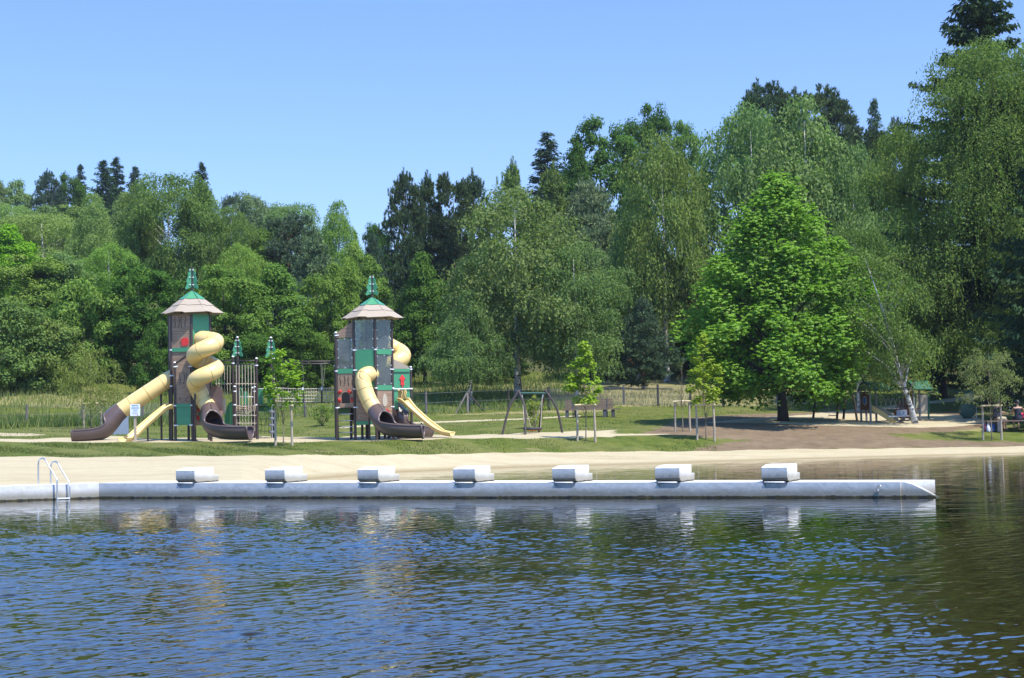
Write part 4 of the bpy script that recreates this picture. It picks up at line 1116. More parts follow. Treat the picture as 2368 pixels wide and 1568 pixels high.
# ------------------------------------------------------------------ shaded play area on the right
def playhouses():
    def house(px0, px1, D, ytop, yroof, label, slide):
        P = lambda px, dy=0: at(px, D + dy)
        a, b = P(px0), P(px1); ctr = (a + b) / 2
        s = FPX / D; h = (a.z * 0 + (969.5 - yroof) / s)
        t = thing('playhouse', ctr, label, 'playhouse', 'green-roofed playhouses')
        w = (b - a).length
        cs = [Vector((a.x, D - .1, 0)), Vector((a.x + w * .42, D - .75, 0)), Vector((b.x, D, 0)), Vector((b.x - w * .42, D + .75, 0))]
        for c in cs:
            g = gz(c.x, c.y); MB().tube([Vector((c.x, c.y, g - .2)), Vector((c.x, c.y, ctr.z + h))], .055, 10).build('post', 'post_grey', t, smooth='auto')
        # barrel roof
        ex = (cs[2] - cs[1]).normalized(); ey = (cs[0] - cs[1]).normalized(); Lx = (cs[2] - cs[1]).length; Ly = (cs[0] - cs[1]).length
        lp = [(-.15 + (Ly + .3) * u, .42 * math.sin(math.pi * u) ** .8) for u in np.linspace(0, 1, 14)] + [(Ly + .15 - (Ly + .3) * u, -.03 + .36 * math.sin(math.pi * u) ** .8) for u in np.linspace(0, 1, 14)]
        o = Vector((cs[1].x, cs[1].y, ctr.z + h - .02)) - ex * .18
        MB().prism([lp], o + ex * 0, ey, Z, -(Lx + .36) if ey.cross(Z).dot(ex) < 0 else (Lx + .36)).build('roof', 'roof_green', t)
        MB().prism([[(0, 0), (Lx, 0), (Lx, Ly), (0, Ly)]], Vector((cs[1].x, cs[1].y, ctr.z + .55)), ex, ey, .05).build('deck', 'panel_rust', t)
        A, Bq = cs[0], cs[1]
        o, ex2, w2 = face(A, Bq, .06); n = ex2.cross(Z)
        MB().prism([[(0, ctr.z + .55), (w2, ctr.z + .55), (w2, ctr.z + 1.45), (0, ctr.z + 1.45)]], o, ex2, Z, .03).build('side_panel', 'panel_rust', t)
        MB().prism([[(w2 / 2 + .16 * math.cos(x), ctr.z + 1.02 + .24 * math.sin(x)) for x in np.linspace(0, 2 * math.pi, 21)[:-1]]], o + n * .035, ex2, Z, .012).build('porthole_frame', 'panel_beige', t)
        MB().prism([[(w2 / 2 + .11 * math.cos(x), ctr.z + 1.02 + .18 * math.sin(x)) for x in np.linspace(0, 2 * math.pi, 21)[:-1]]], o + n * .05, ex2, Z, .012).build('porthole', 'panel_blue', t)
        if slide:
            q = (cs[1] + cs[2]) / 2; fx = Vector((.75, -.66, 0)).normalized(); sd = Vector((-fx.y, fx.x, 0))
            st = Vector((q.x, q.y, ctr.z + .62)); en = Vector((q.x, q.y, 0)) + fx * 1.35; en.z = gz(en.x, en.y) + .06
            mid = st.lerp(en, .6) - Z * .06
            pts = catmull([st, mid, en - fx * .25, en], 6)
            V = []; F = []
            for p in pts: V += [p - sd * .24, p + sd * .24]
            for i in range(len(pts) - 1): F.append((2 * i, 2 * i + 1, 2 * i + 3, 2 * i + 2))
            sl = mesh_obj('slide', V, F, 'steel', t, smooth=True); q2 = sl.modifiers.new('th', 'SOLIDIFY'); q2.thickness = .02
            for sgn in (-1, 1):
                lp = [p + sd * .25 * sgn for p in pts]; lo = [p - Z * .06 for p in lp]; hi = [p + Z * (.22 if i < len(lp) - 4 else .1) for i, p in enumerate(lp)]
                V = lo + hi[::-1]; k = len(V); V2 = [v + sd * .03 * sgn for v in V]
                F = [(i, i + 1, k - 2 - i, k - 1 - i) for i in range(len(lp) - 1)]; F += [tuple(j + k for j in f[::-1]) for f in F] + [(i, (i + 1) % k, (i + 1) % k + k, i + k) for i in range(k)]
                MB().add(V, F[:2 * (len(lp) - 1)] + F[2 * (len(lp) - 1):]) if 0 else None
                m = MB(); m.V = [tuple(v) for v in V + V2]; m.F = F; m.build('slide_side', 'panel_beige' if sgn > 0 else 'plastic_yellow', sl)
        return t
    house(1991, 2027, 81, 880, 897, 'green barrel-roofed playhouse with a round blue porthole and small steel slide', True)
    house(2090, 2128, 82, 885, 897, 'green barrel-roofed playhouse half hidden behind the leaning white birch', False)
    # swaying bridge between the two houses
    t = thing('sway_bridge', at(2062, 82), 'low chain bridge slung between the two green-roofed playhouses', 'play bridge')
    a, b = at(2030, 81.6) + Z * .55, at(2096, 82) + Z * .6
    MB().prism([[(0, 0), (1, -.02), (1, .05), (0, .05)]], a + Vector((0, -.3, 0)), (b - a), Z, -.6).build('deck', 'concrete_dark', t)
    mb = MB()
    for i in range(6):
        p = a.lerp(b, (i + .5) / 6); mb.tube([p + Vector((-.1, -.3, .02)), p + Vector((.1, -.32, .55))], .012, 5); mb.tube([p + Vector((.1, -.3, .02)), p + Vector((-.1, -.32, .55))], .012, 5)
    mb.build('chain', 'concrete_dark', t)
    for px in (2077, 2098):
        MB().prism([[(-.3, 0), (.35, 0), (.35, .75), (.1, .85), (-.1, .5)]], at(px, 82.3) + Z * .1, Vector((1, 0, 0)), Z, .04).build('panel', 'panel_rust', t)
    t = thing('climbing_board', at(2131, 82.6), 'sloping beige board with dark green frame right of the hidden playhouse', 'climbing board')
    MB().prism([[(-.3, .3), (.3, .3), (.38, 1.25), (-.2, 1.25)]], at(2131, 82.6), Vector((1, 0, 0)), Z, .05).build('board', 'panel_beige', t)
    for x in (-.32, .36): MB().tube([at(2131, 82.55) + Vector((x, 0, -.1)), at(2131, 82.55) + Vector((x + .04, 0, 1.35))], .045, 8).build('post', 'roof_green', t)
    # timber swing
    t = thing('timber_swing', at(1960, 83), 'dark timber A-frame swing under the big bright tree', 'swing')
    for (fx, tx, ty, d) in ((1935, 1938, 896, 82.5), (1950, 1954, 893, 82.2), (1982.5, 1966, 893, 82.2), (1880, 1886, 893, 83.5)):
        f = at(fx, d); MB().tube([f - Z * .1, f.lerp(Wp(tx, ty, d + .3), .5) + Vector((.04, 0, 0)), Wp(tx, ty, d + .3)], .06, 8).build('leg', 'bark_dark', t, smooth='auto')
    MB().tube([Wp(1880, 893, 83.6), Wp(1970, 893, 82.4)], .06, 8).build('top_beam', 'bark_dark', t, smooth='auto')
    c = Wp(1927, 961, 82.9)
    MB().box(c, .45, .2, .04).build('seat', 'rope_black', t)
    for x in (-.22, .22): MB().tube([c + Vector((x, 0, 0)), Vector((c.x + x * .9, c.y, Wp(1927, 894, 83).z))], .01, 5).build('chain', 'galvanised', t)
    # spring see-saw
    g = at(2086, 79.2); t = thing('spring_rocker', g, 'grey two-seat spring rocker just left of the leaning birch trunk', 'spring rocker')
    MB().tube([g + Vector((.09 * math.cos(a), .09 * math.sin(a), .0 + .012 * a)) for a in np.linspace(0, 24, 70)], .018, 6).build('spring', 'rope_black', t)
    MB().box(g + Z * .36, 1.3, .22, .05).build('plank', 'galvanised', t)
    MB().box(g + Z * .52, .5, .05, .28).build('back_panel', 'cabinet_grey', t)
    for x in (-.5, .5): MB().tube([g + Vector((x, -.15, .5)), g + Vector((x, .15, .5))], .018, 6).build('handle', 'steel', t)
    # round toy
    g = at(2238, 83.5); t = thing('play_figure', g, 'dark round-bodied play figure with a pale drum-shaped head', 'play figure')
    MB().tube([g + Vector((0, -.28, .42)), g + Vector((0, -.26, .42)), g + Vector((0, .26, .42)), g + Vector((0, .3, .42))], [.3, .38, .38, .3], 20).build('body', 'teal_paint', t, smooth='auto')
    d = Vector((-.25, -.9, -.25)).normalized(); hc = g + Vector((.12, 0, 1.12))
    MB().tube([hc - d * .25, hc + d * .22], .27, 20).build('head', 'roof_green', t, smooth='auto'); MB().tube([hc + d * .221, hc + d * .28], .25, 20).build('face', 'panel_beige', t, smooth='auto')
    MB().tube([g + Vector((.05, 0, .7)), hc - Z * .2], .09, 10).build('neck', 'concrete_dark', t)
    MB().tube([g - Z * .05, g + Z * .12], [.24, .2], 14).build('foot', 'rope_black', t)
    MB().tube([g + Vector((.42, -.1, -.05)), g + Vector((.42, -.1, .6))], .03, 8).build('pole', 'galvanised', t)
playhouses()
def picnic():
    g = at(2345, 77.2)
    t = thing('picnic_table', g, 'dark wooden picnic table with long benches under the trees', 'picnic table')
    for k in range(5): MB().box(g + Vector((.1, -.32 + .16 * k, .74)), 2.6, .145, .05).build('table_plank', 'bench_wood', t)
    for sy in (-1, 1):
        for k in range(2): MB().box(g + Vector((-.05, sy * (.72 + .15 * k), .44)), 3.0, .14, .055).build('bench_plank', 'bench_wood', t)
        for x in (-.95, .95): MB().box(g + Vector((x, sy * .8, .18)), .22, .3, .46).build('bench_foot', 'concrete_dark', t)
    for x in (-.75, .8): MB().box(g + Vector((x, 0, .33)), .24, .55, .76).build('table_leg', 'concrete_dark', t)
    T = g
    # red cloth hanging over the table edge
    V = []; F = []
    nx, ny = 14, 10
    for j in range(ny):
        for i in range(nx):
            x = .02 + 1.25 * i / (nx - 1); u = j / (ny - 1)
            if u < .55: y, zz = .35 - .78 * u / .55, .775 + .02 * math.sin(i * 1.3 + j)
            else: y, zz = -.44 - .03 * math.sin(i * 1.1), .775 - (u - .55) / .45 * (.26 - .16 * i / nx) 
            V.append(T + Vector((x, y, zz)))
    for j in range(ny - 1):
        for i in range(nx - 1): F.append((j * nx + i, j * nx + i + 1, (j + 1) * nx + i + 1, (j + 1) * nx + i))
    o = mesh_obj('red_cloth', V, F, 'cloth_red', None, smooth=True); q = o.modifiers.new('t', 'SOLIDIFY'); q.thickness = .012
    tag(o, 'crumpled red cloth spread over the right half of the picnic table', 'cloth')
    def lump(name, c, sx, sy, sz, m, label, cat, top=.7):
        V = []; F = []; n = 10
        lv = [(0, .9), (.15, 1), (.6, .95), (.9, top), (1.0, top * .55)]
        for h, r in lv:
            for k in range(n):
                a = 2 * math.pi * k / n; ca, sa = math.cos(a), math.sin(a)
                rr = r / max(abs(ca), abs(sa)) ** .6 * (1 + .05 * math.sin(3 * a + h * 5))
                V.append(c + Vector((ca * rr * sx / 2, sa * rr * sy / 2, h * sz)))
        for i in range(len(lv) - 1):
            for k in range(n): F.append((i * n + k, i * n + (k + 1) % n, (i + 1) * n + (k + 1) % n, (i + 1) * n + k))
        F += [tuple(range(n))[::-1], tuple((len(lv) - 1) * n + k for k in range(n))]
        r_ = thing(name, c, label, cat)
        mesh_obj('body', V, F, m, r_, smooth=True)
        MB().tube(catmull([c + Vector((-sx * .25, 0, sz * .95)), c + Vector((-sx * .1, 0, sz * 1.18)), c + Vector((sx * .1, 0, sz * 1.18)), c + Vector((sx * .25, 0, sz * .95))], 4), .012, 6).build('handle', m, r_)
    lump('bag', at(2278, 76.4), .22, .2, .33, 'bag_purple', 'dark purple bag on the grass between the stakes', 'bag')
    lump('bag', at(2285, 76.3), .18, .2, .30, 'bag_white', 'pale crumpled bag leaning by the purple one', 'bag', .5)
    lump('bag', at(2292.5, 76.5), .36, .25, .33, 'bag_blue', 'blue cool bag on the grass under the picnic bench', 'bag', .9)
    for i, (x, y, m, l) in enumerate(((-.15, .1, 'wire', 'clear bottle standing on the picnic table between the two people'),)):
        c = T + Vector((x, y, .765)); r_ = thing('bottle', c, l, 'bottle')
        MB().tube([c, c + Z * .2, c + Z * .25, c + Z * .3], [.045, .045, .018, .018], 10).build('body', 'clear_panel', r_, smooth='auto'); MB().tube([c + Z * .3, c + Z * .325], .02, 8).build('cap', 'white_plastic', r_)
    return T
PT = picnic()
def person(loc, label, joints, edges, radii, hands, hairf, clothes, name='person'):
    """one skinned body; hands get five short fingers; hair and clothing are children"""
    t = thing(name, loc, label, 'person')
    me = bpy.data.meshes.new('body'); names = list(joints)
    me.from_pydata([tuple(Vector(joints[n])) for n in names], [(names.index(a), names.index(b)) for a, b in edges], [])
    o = bpy.data.objects.new('body', me); C.objects.link(o); o.parent = t; me.materials.append(MATS['skin'])
    sk = o.modifiers.new('skin', 'SKIN'); sk.use_smooth_shade = True
    for i, n in enumerate(names):
        r = radii[n]; v = me.skin_vertices[0].data[i]; v.radius = (r, r) if not isinstance(r, tuple) else r; v.use_root = (n == 'pelvis')
    ss = o.modifiers.new('sub', 'SUBSURF'); ss.levels = 1; ss.render_levels = 2
    # bake, then join the fingers and facial features into the same mesh
    bpy.context.view_layer.update(); dg = bpy.context.evaluated_depsgraph_get()
    m2 = bpy.data.meshes.new_from_object(o.evaluated_get(dg)); o.modifiers.clear(); o.data = m2
    ex = MB()
    for wr, d, side in hands:
        w = Vector(wr); d = Vector(d).normalized(); s = d.cross(Z).normalized() * side
        for k, ln in enumerate((.065, .075, .07, .055)):
            b0 = w + d * .05 + s * (-.027 + .018 * k)
            ex.tube([b0, b0 + d * ln * .5 + Z * .004, b0 + d * ln - Z * .018], [.0095, .009, .007], 6)
        b0 = w + d * .012 - s * .035; ex.tube([b0, b0 - s * .02 + d * .03, b0 - s * .022 + d * .06 - Z * .008], [.011, .010, .008], 6)
    H = Vector(joints['head']); f = Vector(hairf)
    sd = f.cross(Z)
    ex.tube([H + f * .095 - Z * .0, H + f * .125 - Z * .03], [.008, .017], 6)
    for q in (-1, 1): ex.tube([H + sd * q * .092 - Z * .03, H + sd * q * .105, H + sd * q * .09 + Z * .03], [.012, .02, .012], 6)
    bm = bmesh.new(); bm.from_mesh(m2); tmp = bpy.data.meshes.new('tmp'); tmp.from_pydata(ex.V, [], ex.F); bm.from_mesh(tmp); bm.to_mesh(m2); bm.free(); bpy.data.meshes.remove(tmp)
    m2.polygons.foreach_set('use_smooth', [True] * len(m2.polygons)); m2.materials.clear(); m2.materials.append(MATS['skin'])
    for cn, pts, rs, m in clothes:
        MB().tube(catmull([t.location + Vector(p) for p in pts], 4), list(np.interp(np.linspace(0, 1, (len(pts) - 1) * 4 + 1), np.linspace(0, 1, len(pts)), rs)), 14).build(cn, m, t, smooth=True)
    hp = MB(); c = t.location + H
    V = []; F = []
    for i in range(7):
        th = i / 6 * math.pi * .62
        for k in range(14):
            a = 2 * math.pi * k / 14; dv = Vector((math.cos(a) * math.sin(th), math.sin(a) * math.sin(th), math.cos(th)))
            fr = max(0, dv.dot(f)); V.append(c + Vector((dv.x * .105, dv.y * .118, dv.z * .125)) * (1.04 if fr < .5 or dv.z > .35 else .86) - f * .012)
    for i in range(6):
        for k in range(14): F.append((i * 14 + k, i * 14 + (k + 1) % 14, (i + 1) * 14 + (k + 1) % 14, (i + 1) * 14 + k))
    hp.add(V, F).build('hair', 'hair_dark', t, smooth=True)
    return t
def people():
    g = PT
    # woman on the near bench, back to the lake
    w = g + Vector((-.02, -.74, 0)); 
    J = dict(pelvis=(0, 0, .56), waist=(0, .02, .74), chest=(0, .05, .95), neck=(0, .06, 1.13), headb=(0, .07, 1.20), head=(0, .08, 1.29), crown=(0, .07, 1.38),
             shl=(-.17, .05, 1.06), ell=(-.22, .25, .85), wrl=(-.10, .48, .80), hnl=(-.07, .54, .80), shr=(.17, .05, 1.06), elr=(.36, .18, .86), wrr=(.46, .42, .80), hnr=(.47, .49, .80),
             hpl=(-.09, .04, .54), knl=(-.10, .46, .50), anl=(-.11, .30, .12), tol=(-.12, .42, .07), hpr=(.09, .04, .54), knr=(.11, .46, .50), anr=(.10, .28, .12), tor=(.11, .40, .07))
    Ed = [('pelvis', 'waist'), ('waist', 'chest'), ('chest', 'neck'), ('neck', 'headb'), ('headb', 'head'), ('head', 'crown'), ('chest', 'shl'), ('shl', 'ell'), ('ell', 'wrl'), ('wrl', 'hnl'), ('chest', 'shr'), ('shr', 'elr'), ('elr', 'wrr'), ('wrr', 'hnr'),
          ('pelvis', 'hpl'), ('hpl', 'knl'), ('knl', 'anl'), ('anl', 'tol'), ('pelvis', 'hpr'), ('hpr', 'knr'), ('knr', 'anr'), ('anr', 'tor')]
    Rd = dict(pelvis=(.15, .12), waist=(.125, .10), chest=(.14, .10), neck=.05, headb=.065, head=.09, crown=.06, shl=.06, ell=.042, wrl=.028, hnl=.034, shr=.06, elr=.042, wrr=.028, hnr=.034,
              hpl=.09, knl=.062, anl=.04, tol=.032, hpr=.09, knr=.062, anr=.04, tor=.032)
    person(w, 'bare-shouldered person in a dark top, seated back to the lake at the table', J, Ed, Rd, [((-.08, .53, .80), (.2, 1, 0), 1), ((.47, .48, .80), (.1, 1, 0), -1)], (0, 1, 0),
           [('dress', [(0, -.0, .50), (0, .0, .62), (0, .02, .78), (0, .05, .93), (0, .06, 1.0)], [.20, .185, .145, .165, .15], 'cloth_navy'), ('skirt', [(-.09, .02, .56), (-.1, .30, .54)], [.115, .095], 'cloth_navy'), ('skirt', [(.09, .02, .56), (.1, .30, .54)], [.115, .095], 'cloth_navy')])
    # man at the left end, turned to the right towards her
    m = g + Vector((-1.02, .02 - .76, 0))
    m = g + Vector((-1.02, -.72, 0))
    J = dict(pelvis=(0, 0, .57), waist=(.02, .02, .76), chest=(.06, .05, .98), neck=(.10, .07, 1.18), headb=(.12, .07, 1.25), head=(.15, .07, 1.35), crown=(.14, .07, 1.45),
             shl=(.04, .25, 1.10), ell=(.20, .36, .86), wrl=(.42, .36, .82), hnl=(.49, .36, .82), shr=(.06, -.14, 1.10), elr=(.16, -.10, .86), wrr=(.40, .10, .84), hnr=(.46, .15, .83),
             hpl=(.02, .10, .54), knl=(.42, .22, .52), anl=(.36, .26, .12), tol=(.48, .28, .07), hpr=(.02, -.09, .54), knr=(.44, -.06, .52), anr=(.38, -.02, .12), tor=(.50, .0, .07))
    Rd = dict(Rd, pelvis=(.15, .13), waist=(.135, .12), chest=(.16, .125), neck=.06, shl=.07, shr=.07, ell=.048, elr=.048)
    person(m, 'person in dark T-shirt and khaki shorts at the left end of the table', J, Ed, Rd, [((.48, .36, .82), (1, .1, 0), 1), ((.46, .15, .83), (1, .5, 0), -1)], (1, 0, 0),
           [('t_shirt', [(0, 0, .58), (.02, .02, .76), (.05, .05, .98), (.09, .06, 1.10)], [.185, .175, .195, .13], 'cloth_navy'), ('sleeve', [(.05, -.12, 1.10), (.13, -.12, .95)], [.085, .075], 'cloth_navy'), ('sleeve', [(.04, .22, 1.10), (.13, .31, .97)], [.085, .075], 'cloth_navy'),
            ('shorts', [(-.02, -.08, .55), (.22, -.07, .54), (.40, -.06, .53)], [.125, .115, .10], 'cloth_khaki'), ('shorts', [(-.02, .09, .55), (.22, .15, .54), (.38, .2, .53)], [.125, .115, .10], 'cloth_khaki')])
people()
# ------------------------------------------------------------------ trees: every crown is thousands of separate leaves on real limbs
def nrm(a): return a / np.maximum(np.linalg.norm(a, axis=1, keepdims=True), 1e-9)
def leaves(P, Nn, A, L, asp, rng):
    """rhombic leaves at P, normal Nn, long axis near A"""
    n = len(P)
    a = nrm(A - Nn * np.sum(A * Nn, 1, keepdims=True)); b = np.cross(Nn, a)
    L = np.broadcast_to(np.asarray(L, float), (n,))[:, None]
    fold = Nn * L * .08
    return np.stack([P - a * L * .5, P - b * L * asp * .5 + fold, P + a * L * .5, P + b * L * asp * .5 + fold], 1).reshape(-1, 3)
def rdir(rng, n): return nrm(rng.normal(size=(n, 3)))
PROF = {
 'round': lambda t: np.sqrt(np.clip(1 - np.abs((t - .45) / .60) ** 2.3, 0, 1)),
 'egg': lambda t: np.where(t < .22, .72 + .28 * t / .22, np.clip(1 - ((t - .22) / .80), 0, 1) ** .72),
 'cone': lambda t: np.clip(1 - t, 0, 1) ** .85 * np.where(t < .08, .7 + t * 3.75, 1),
 'dome': lambda t: np.sqrt(np.clip(1 - np.clip((t - .18) / .84, 0, 1) ** 2.2, 0, 1)) * np.where(t < .18, .72 + .28 * t / .18, 1),
 'vase': lambda t: np.sqrt(np.clip(1 - np.abs((t - .62) / .64) ** 2.2, 0, 1)) * (.55 + .6 * t),
 'column': lambda t: np.clip(np.minimum(.55 + t * 1.6, (1.04 - t) * 2.6), 0, 1),
}
def clumps(rng, n, H, W, h0, prof, rc, inner=.25):
    """clump centres inside the crown envelope and their radii"""
    T = rng.random(n * 6); keep = rng.random(n * 6) < PROF[prof](T); T = T[keep][:n]
    n = len(T); a = rng.random(n) * 2 * np.pi; r = PROF[prof](T) * W / 2
    lob = 1 + .16 * np.sin(2 * a + T * 5 + rng.random() * 6) + .10 * np.sin(5 * a + T * 11 + rng.random() * 6)
    f = np.sqrt(rng.uniform(inner, 1, n)); rad = np.maximum(r * lob - rc * .3, 0) * f
    Pc = np.stack([rad * np.cos(a), rad * np.sin(a), h0 + T * (H - h0 - rc * .5)], 1)
    return Pc, rc * rng.uniform(.65, 1.25, n)
def fill(rng, Pc, rc, per, flat=.72, low=.35):
    """points over each clump, thick on top, thin below; returns point, outward direction"""
    n = len(Pc) * per; k = np.repeat(np.arange(len(Pc)), per)
    d = rdir(rng, n); keep = (d[:, 2] > -.25) | (rng.random(n) < low); d = d[keep]; k = k[keep]
    u = rng.random(len(k)) ** .4
    jitter = 1 + .25 * np.sin(d[:, 0] * 7 + k) * np.sin(d[:, 1] * 6 + k * 2)
    P = Pc[k] + d * (rc[k] * u * jitter)[:, None] * np.array([1, 1, flat])
    return P, d
def crown_broad(seed, H, W, h0, prof='round', n=70, rc=.9, per=170, L=.22, asp=.62, droop=.3):
    rng = np.random.default_rng(seed); Pc, r = clumps(rng, n, H, W, h0, prof, rc)
    P, d = fill(rng, Pc, r, per)
    Nn = nrm(d * .95 + rdir(rng, len(P)) * .6 + np.array([0, 0, .5]))
    A = rdir(rng, len(P)) + np.array([0, 0, -droop])
    return leaves(P, Nn, A, L * rng.uniform(.7, 1.3, len(P)), asp, rng), Pc
def crown_star(seed, H, W, h0, prof, n, rc, per, L, five=5):
    """whorls of drooping broad leaves (sweet-gum look)"""
    rng = np.random.default_rng(seed); Pc, r = clumps(rng, n, H, W, h0, prof, rc, .35)
    P, d = fill(rng, Pc, r, per, .8, .25)
    m = len(P); k = np.repeat(np.arange(m), five); ang = np.tile(np.arange(five) * 2 * np.pi / five, m) + np.repeat(rng.random(m) * 6, five)
    out = np.stack([np.cos(ang), np.sin(ang), -.35 - .4 * rng.random(m * five)], 1)
    tip = nrm(d[k] * .55 + out)
    Q = P[k] + tip * L * .45
    Nn = nrm(np.stack([np.cos(ang) * .45, np.sin(ang) * .45, np.full(m * five, .9)], 1) + d[k] * .5 + rdir(rng, m * five) * .55)
    return leaves(Q, Nn, tip, L * rng.uniform(.75, 1.25, m * five), .78, rng), Pc
def crown_weep(seed, H, W, h0, prof='dome', n=60, rc=1.0, strands=16, sl=1.6, step=.16, L=.15, asp=.5, per=40):
    """birch: dense clump tops with hanging strands of small leaves"""
    rng = np.random.default_rng(seed); Pc, r = clumps(rng, n, H, W, h0, prof, rc, .3)
    ns = len(Pc) * strands; k = np.repeat(np.arange(len(Pc)), strands)
    d = rdir(rng, ns); d[:, 2] = np.abs(d[:, 2]) * .9 - .1; d = nrm(d)
    start = Pc[k] + d * r[k][:, None] * rng.uniform(.5, 1.05, ns)[:, None] * np.array([1, 1, .7])
    rad = start.copy(); rad[:, 2] = 0; rad = nrm(rad)
    ln = sl * rng.uniform(.35, 1.15, ns); m = int(sl * 1.15 / step) + 1
    j = np.arange(m)[None] * step
    alive = j < ln[:, None]
    hx = (d * np.array([1, 1, 0]) * .35 + rad * .25)
    P = start[:, None] + hx[:, None] * (1 - np.exp(-j * 1.6))[..., None] + np.array([0, 0, -1.0]) * j[..., None]
    P = P[alive]; q = rng.normal(scale=.05, size=P.shape); P = P + q
    P = P[P[:, 2] > max(.3, h0 * .25)]
    Nn = nrm(rdir(rng, len(P)) * np.array([1, 1, .5]) + np.array([0, 0, .35])); A = rdir(rng, len(P)) * .6 + np.array([0, 0, -1.0])
    V1 = leaves(P, Nn, A, L * rng.uniform(.7, 1.3, len(P)), asp, rng)
    P2, d2 = fill(rng, Pc, r * .9, per)
    V2 = leaves(P2, nrm(d2 * .6 + rdir(rng, len(P2)) * .7 + np.array([0, 0, .4])), rdir(rng, len(P2)) + np.array([0, 0, -.6]), L * 1.05 * rng.uniform(.7, 1.3, len(P2)), asp, rng)
    return np.concatenate([V1, V2]), Pc
def crown_pine(seed, H, W, h0, n=75, rc=.75, tufts=20, L=.42, prof='round', up=.75):
    """needle tufts on flattened cushions, candles at the top"""
    rng = np.random.default_rng(seed); Pc, r = clumps(rng, n, H, W, h0, prof, rc, .25)
    P, d = fill(rng, Pc, r, tufts, .5, .45); m = len(P); bl = 8
    k = np.repeat(np.arange(m), bl)
    ax = nrm(d[k] * .6 + rdir(rng, m * bl) * .85 + np.array([0, 0, up]))
    Q = P[k] + ax * L * .4
    Nn = nrm(np.cross(ax, rdir(rng, m * bl)))
    V1 = leaves(Q, Nn, ax, L * rng.uniform(.7, 1.2, m * bl), .16, rng)
    # upright leading shoots on the upper cushions
    hi = np.argsort(-Pc[:, 2])[:len(Pc) // 2]; sh = np.repeat(hi, 3); q = len(sh)
    foot = Pc[sh] + rng.normal(scale=.35, size=(q, 3)) * np.array([1, 1, .2]) + np.array([0, 0, 1.0]) * (r[sh] * .4)[:, None]
    st = 9; k2 = np.repeat(np.arange(q), st * 4); hh = np.tile(np.repeat(np.linspace(0, 1, st), 4), q) * rng.uniform(.2, .55, q)[k2]
    ax2 = nrm(rdir(rng, len(k2)) * np.array([.8, .8, .1]) + np.array([0, 0, .75])); Q2 = foot[k2] + np.array([0, 0, 1.0]) * hh[:, None] + ax2 * L * .25
    V2 = leaves(Q2, nrm(np.cross(ax2, rdir(rng, len(k2)))), ax2, L * .62, .17, rng)
    return np.concatenate([V1, V2]), Pc
def crown_spruce(seed, H, W, h0, lev=.42, nb=9, L=.36, hang=.6, sparse=1.0, wmax=5.0):
    rng = np.random.default_rng(seed); out = []; z = h0; tips = []
    while z < H - .15:
        t = (z - h0) / (H - h0); Rr = min(W / 2 * (1 - t) ** .85, wmax) * rng.uniform(.78, 1.12) + .12
        for _ in range(max(4, int(nb * (1 - .5 * t)))):
            if rng.random() > sparse: continue
            a = rng.random() * 2 * np.pi; Rb = Rr * rng.uniform(.65, 1.15); m = max(3, int(Rb / .13))
            s = np.linspace(.12, 1, m); x = s * Rb
            zz = z + rng.normal() * .08 + .12 * x - .20 * x ** 1.25 * (1 - .4 * t) + .16 * Rb * s ** 4
            c = np.stack([np.cos(a) * x, np.sin(a) * x, zz], 1); rep = 5
            c = np.repeat(c, rep, 0) + rng.normal(scale=.07, size=(m * rep, 3))
            side = np.array([-np.sin(a), np.cos(a), 0]) * rng.choice([-1, 1], m * rep)[:, None]
            fw = np.array([np.cos(a), np.sin(a), 0])
            ax = nrm(side * rng.uniform(.1, .8, m * rep)[:, None] + fw * .5 + np.array([0, 0, -hang]) * rng.uniform(.2, 1.4, m * rep)[:, None] + np.array([0, 0, .15]))
            Nn = nrm(np.cross(ax, np.repeat(fw[None], m * rep, 0)) + rdir(rng, m * rep) * .35)
            out.append(leaves(c + ax * L * .3, Nn, ax, L * rng.uniform(.6, 1.1, m * rep), .30, rng))
            tips.append(c[-1])
        z += lev * rng.uniform(.7, 1.2) * (1 - .45 * t)
    k = 14; ax = nrm(np.stack([rng.normal(size=k) * .3, rng.normal(size=k) * .3, np.ones(k)], 1))
    out.append(leaves(np.stack([np.zeros(k), np.zeros(k), np.linspace(H - .7, H - .05, k)], 1), nrm(np.cross(ax, rdir(rng, k))), ax, L * .8, .3, rng))
    return np.concatenate(out), np.array(tips)[::6]
def wood(root, seed, H, h0, r, targets, m, lean=(0, 0), nl=9, fork=0):
    """tapered trunk with limbs running out to the leaf clumps"""
    rng = random.Random(seed); mb = MB()
    top = H * .9; q = []
    for i in range(8):
        t = i / 7; q.append(Vector((lean[0] * t ** 1.1 + rng.uniform(-1, 1) * .02 * H * t * (1 - t) * 2, lean[1] * t + rng.uniform(-1, 1) * .02 * H * t * (1 - t) * 2, -.3 + (top + .3) * t)))
    rr = [r * (1.35 if i == 0 else 1) * (1 - .93 * (i / 7) ** .9) for i in range(8)]
    mb.tube(q, rr, 9)
    T = [Vector(p) for p in targets]; rng.shuffle(T)
    for p in T[:nl]:
        f = max(.2, min(.9, (p.z - .12 * H - .25 * math.hypot(p.x, p.y)) / top))
        i = min(6, int(f * 7)); a = q[i].lerp(q[i + 1], f * 7 - i)
        r0 = r * (1 - .93 * f ** .9) * .5
        mid = a.lerp(p, .55) + Z * .08 * (p - a).length
        mb.tube([a, mid, p], [r0, r0 * .6, r0 * .2], 6)
    o = mesh_obj('trunk', mb.V, mb.F, m, root, smooth=True, world=False)
    return o
def local_tree(name, spec, seed):
    """one prototype at the origin of its own root: returns (crown mesh, trunk mesh, H, W)"""
    return spec
PROTO = {}
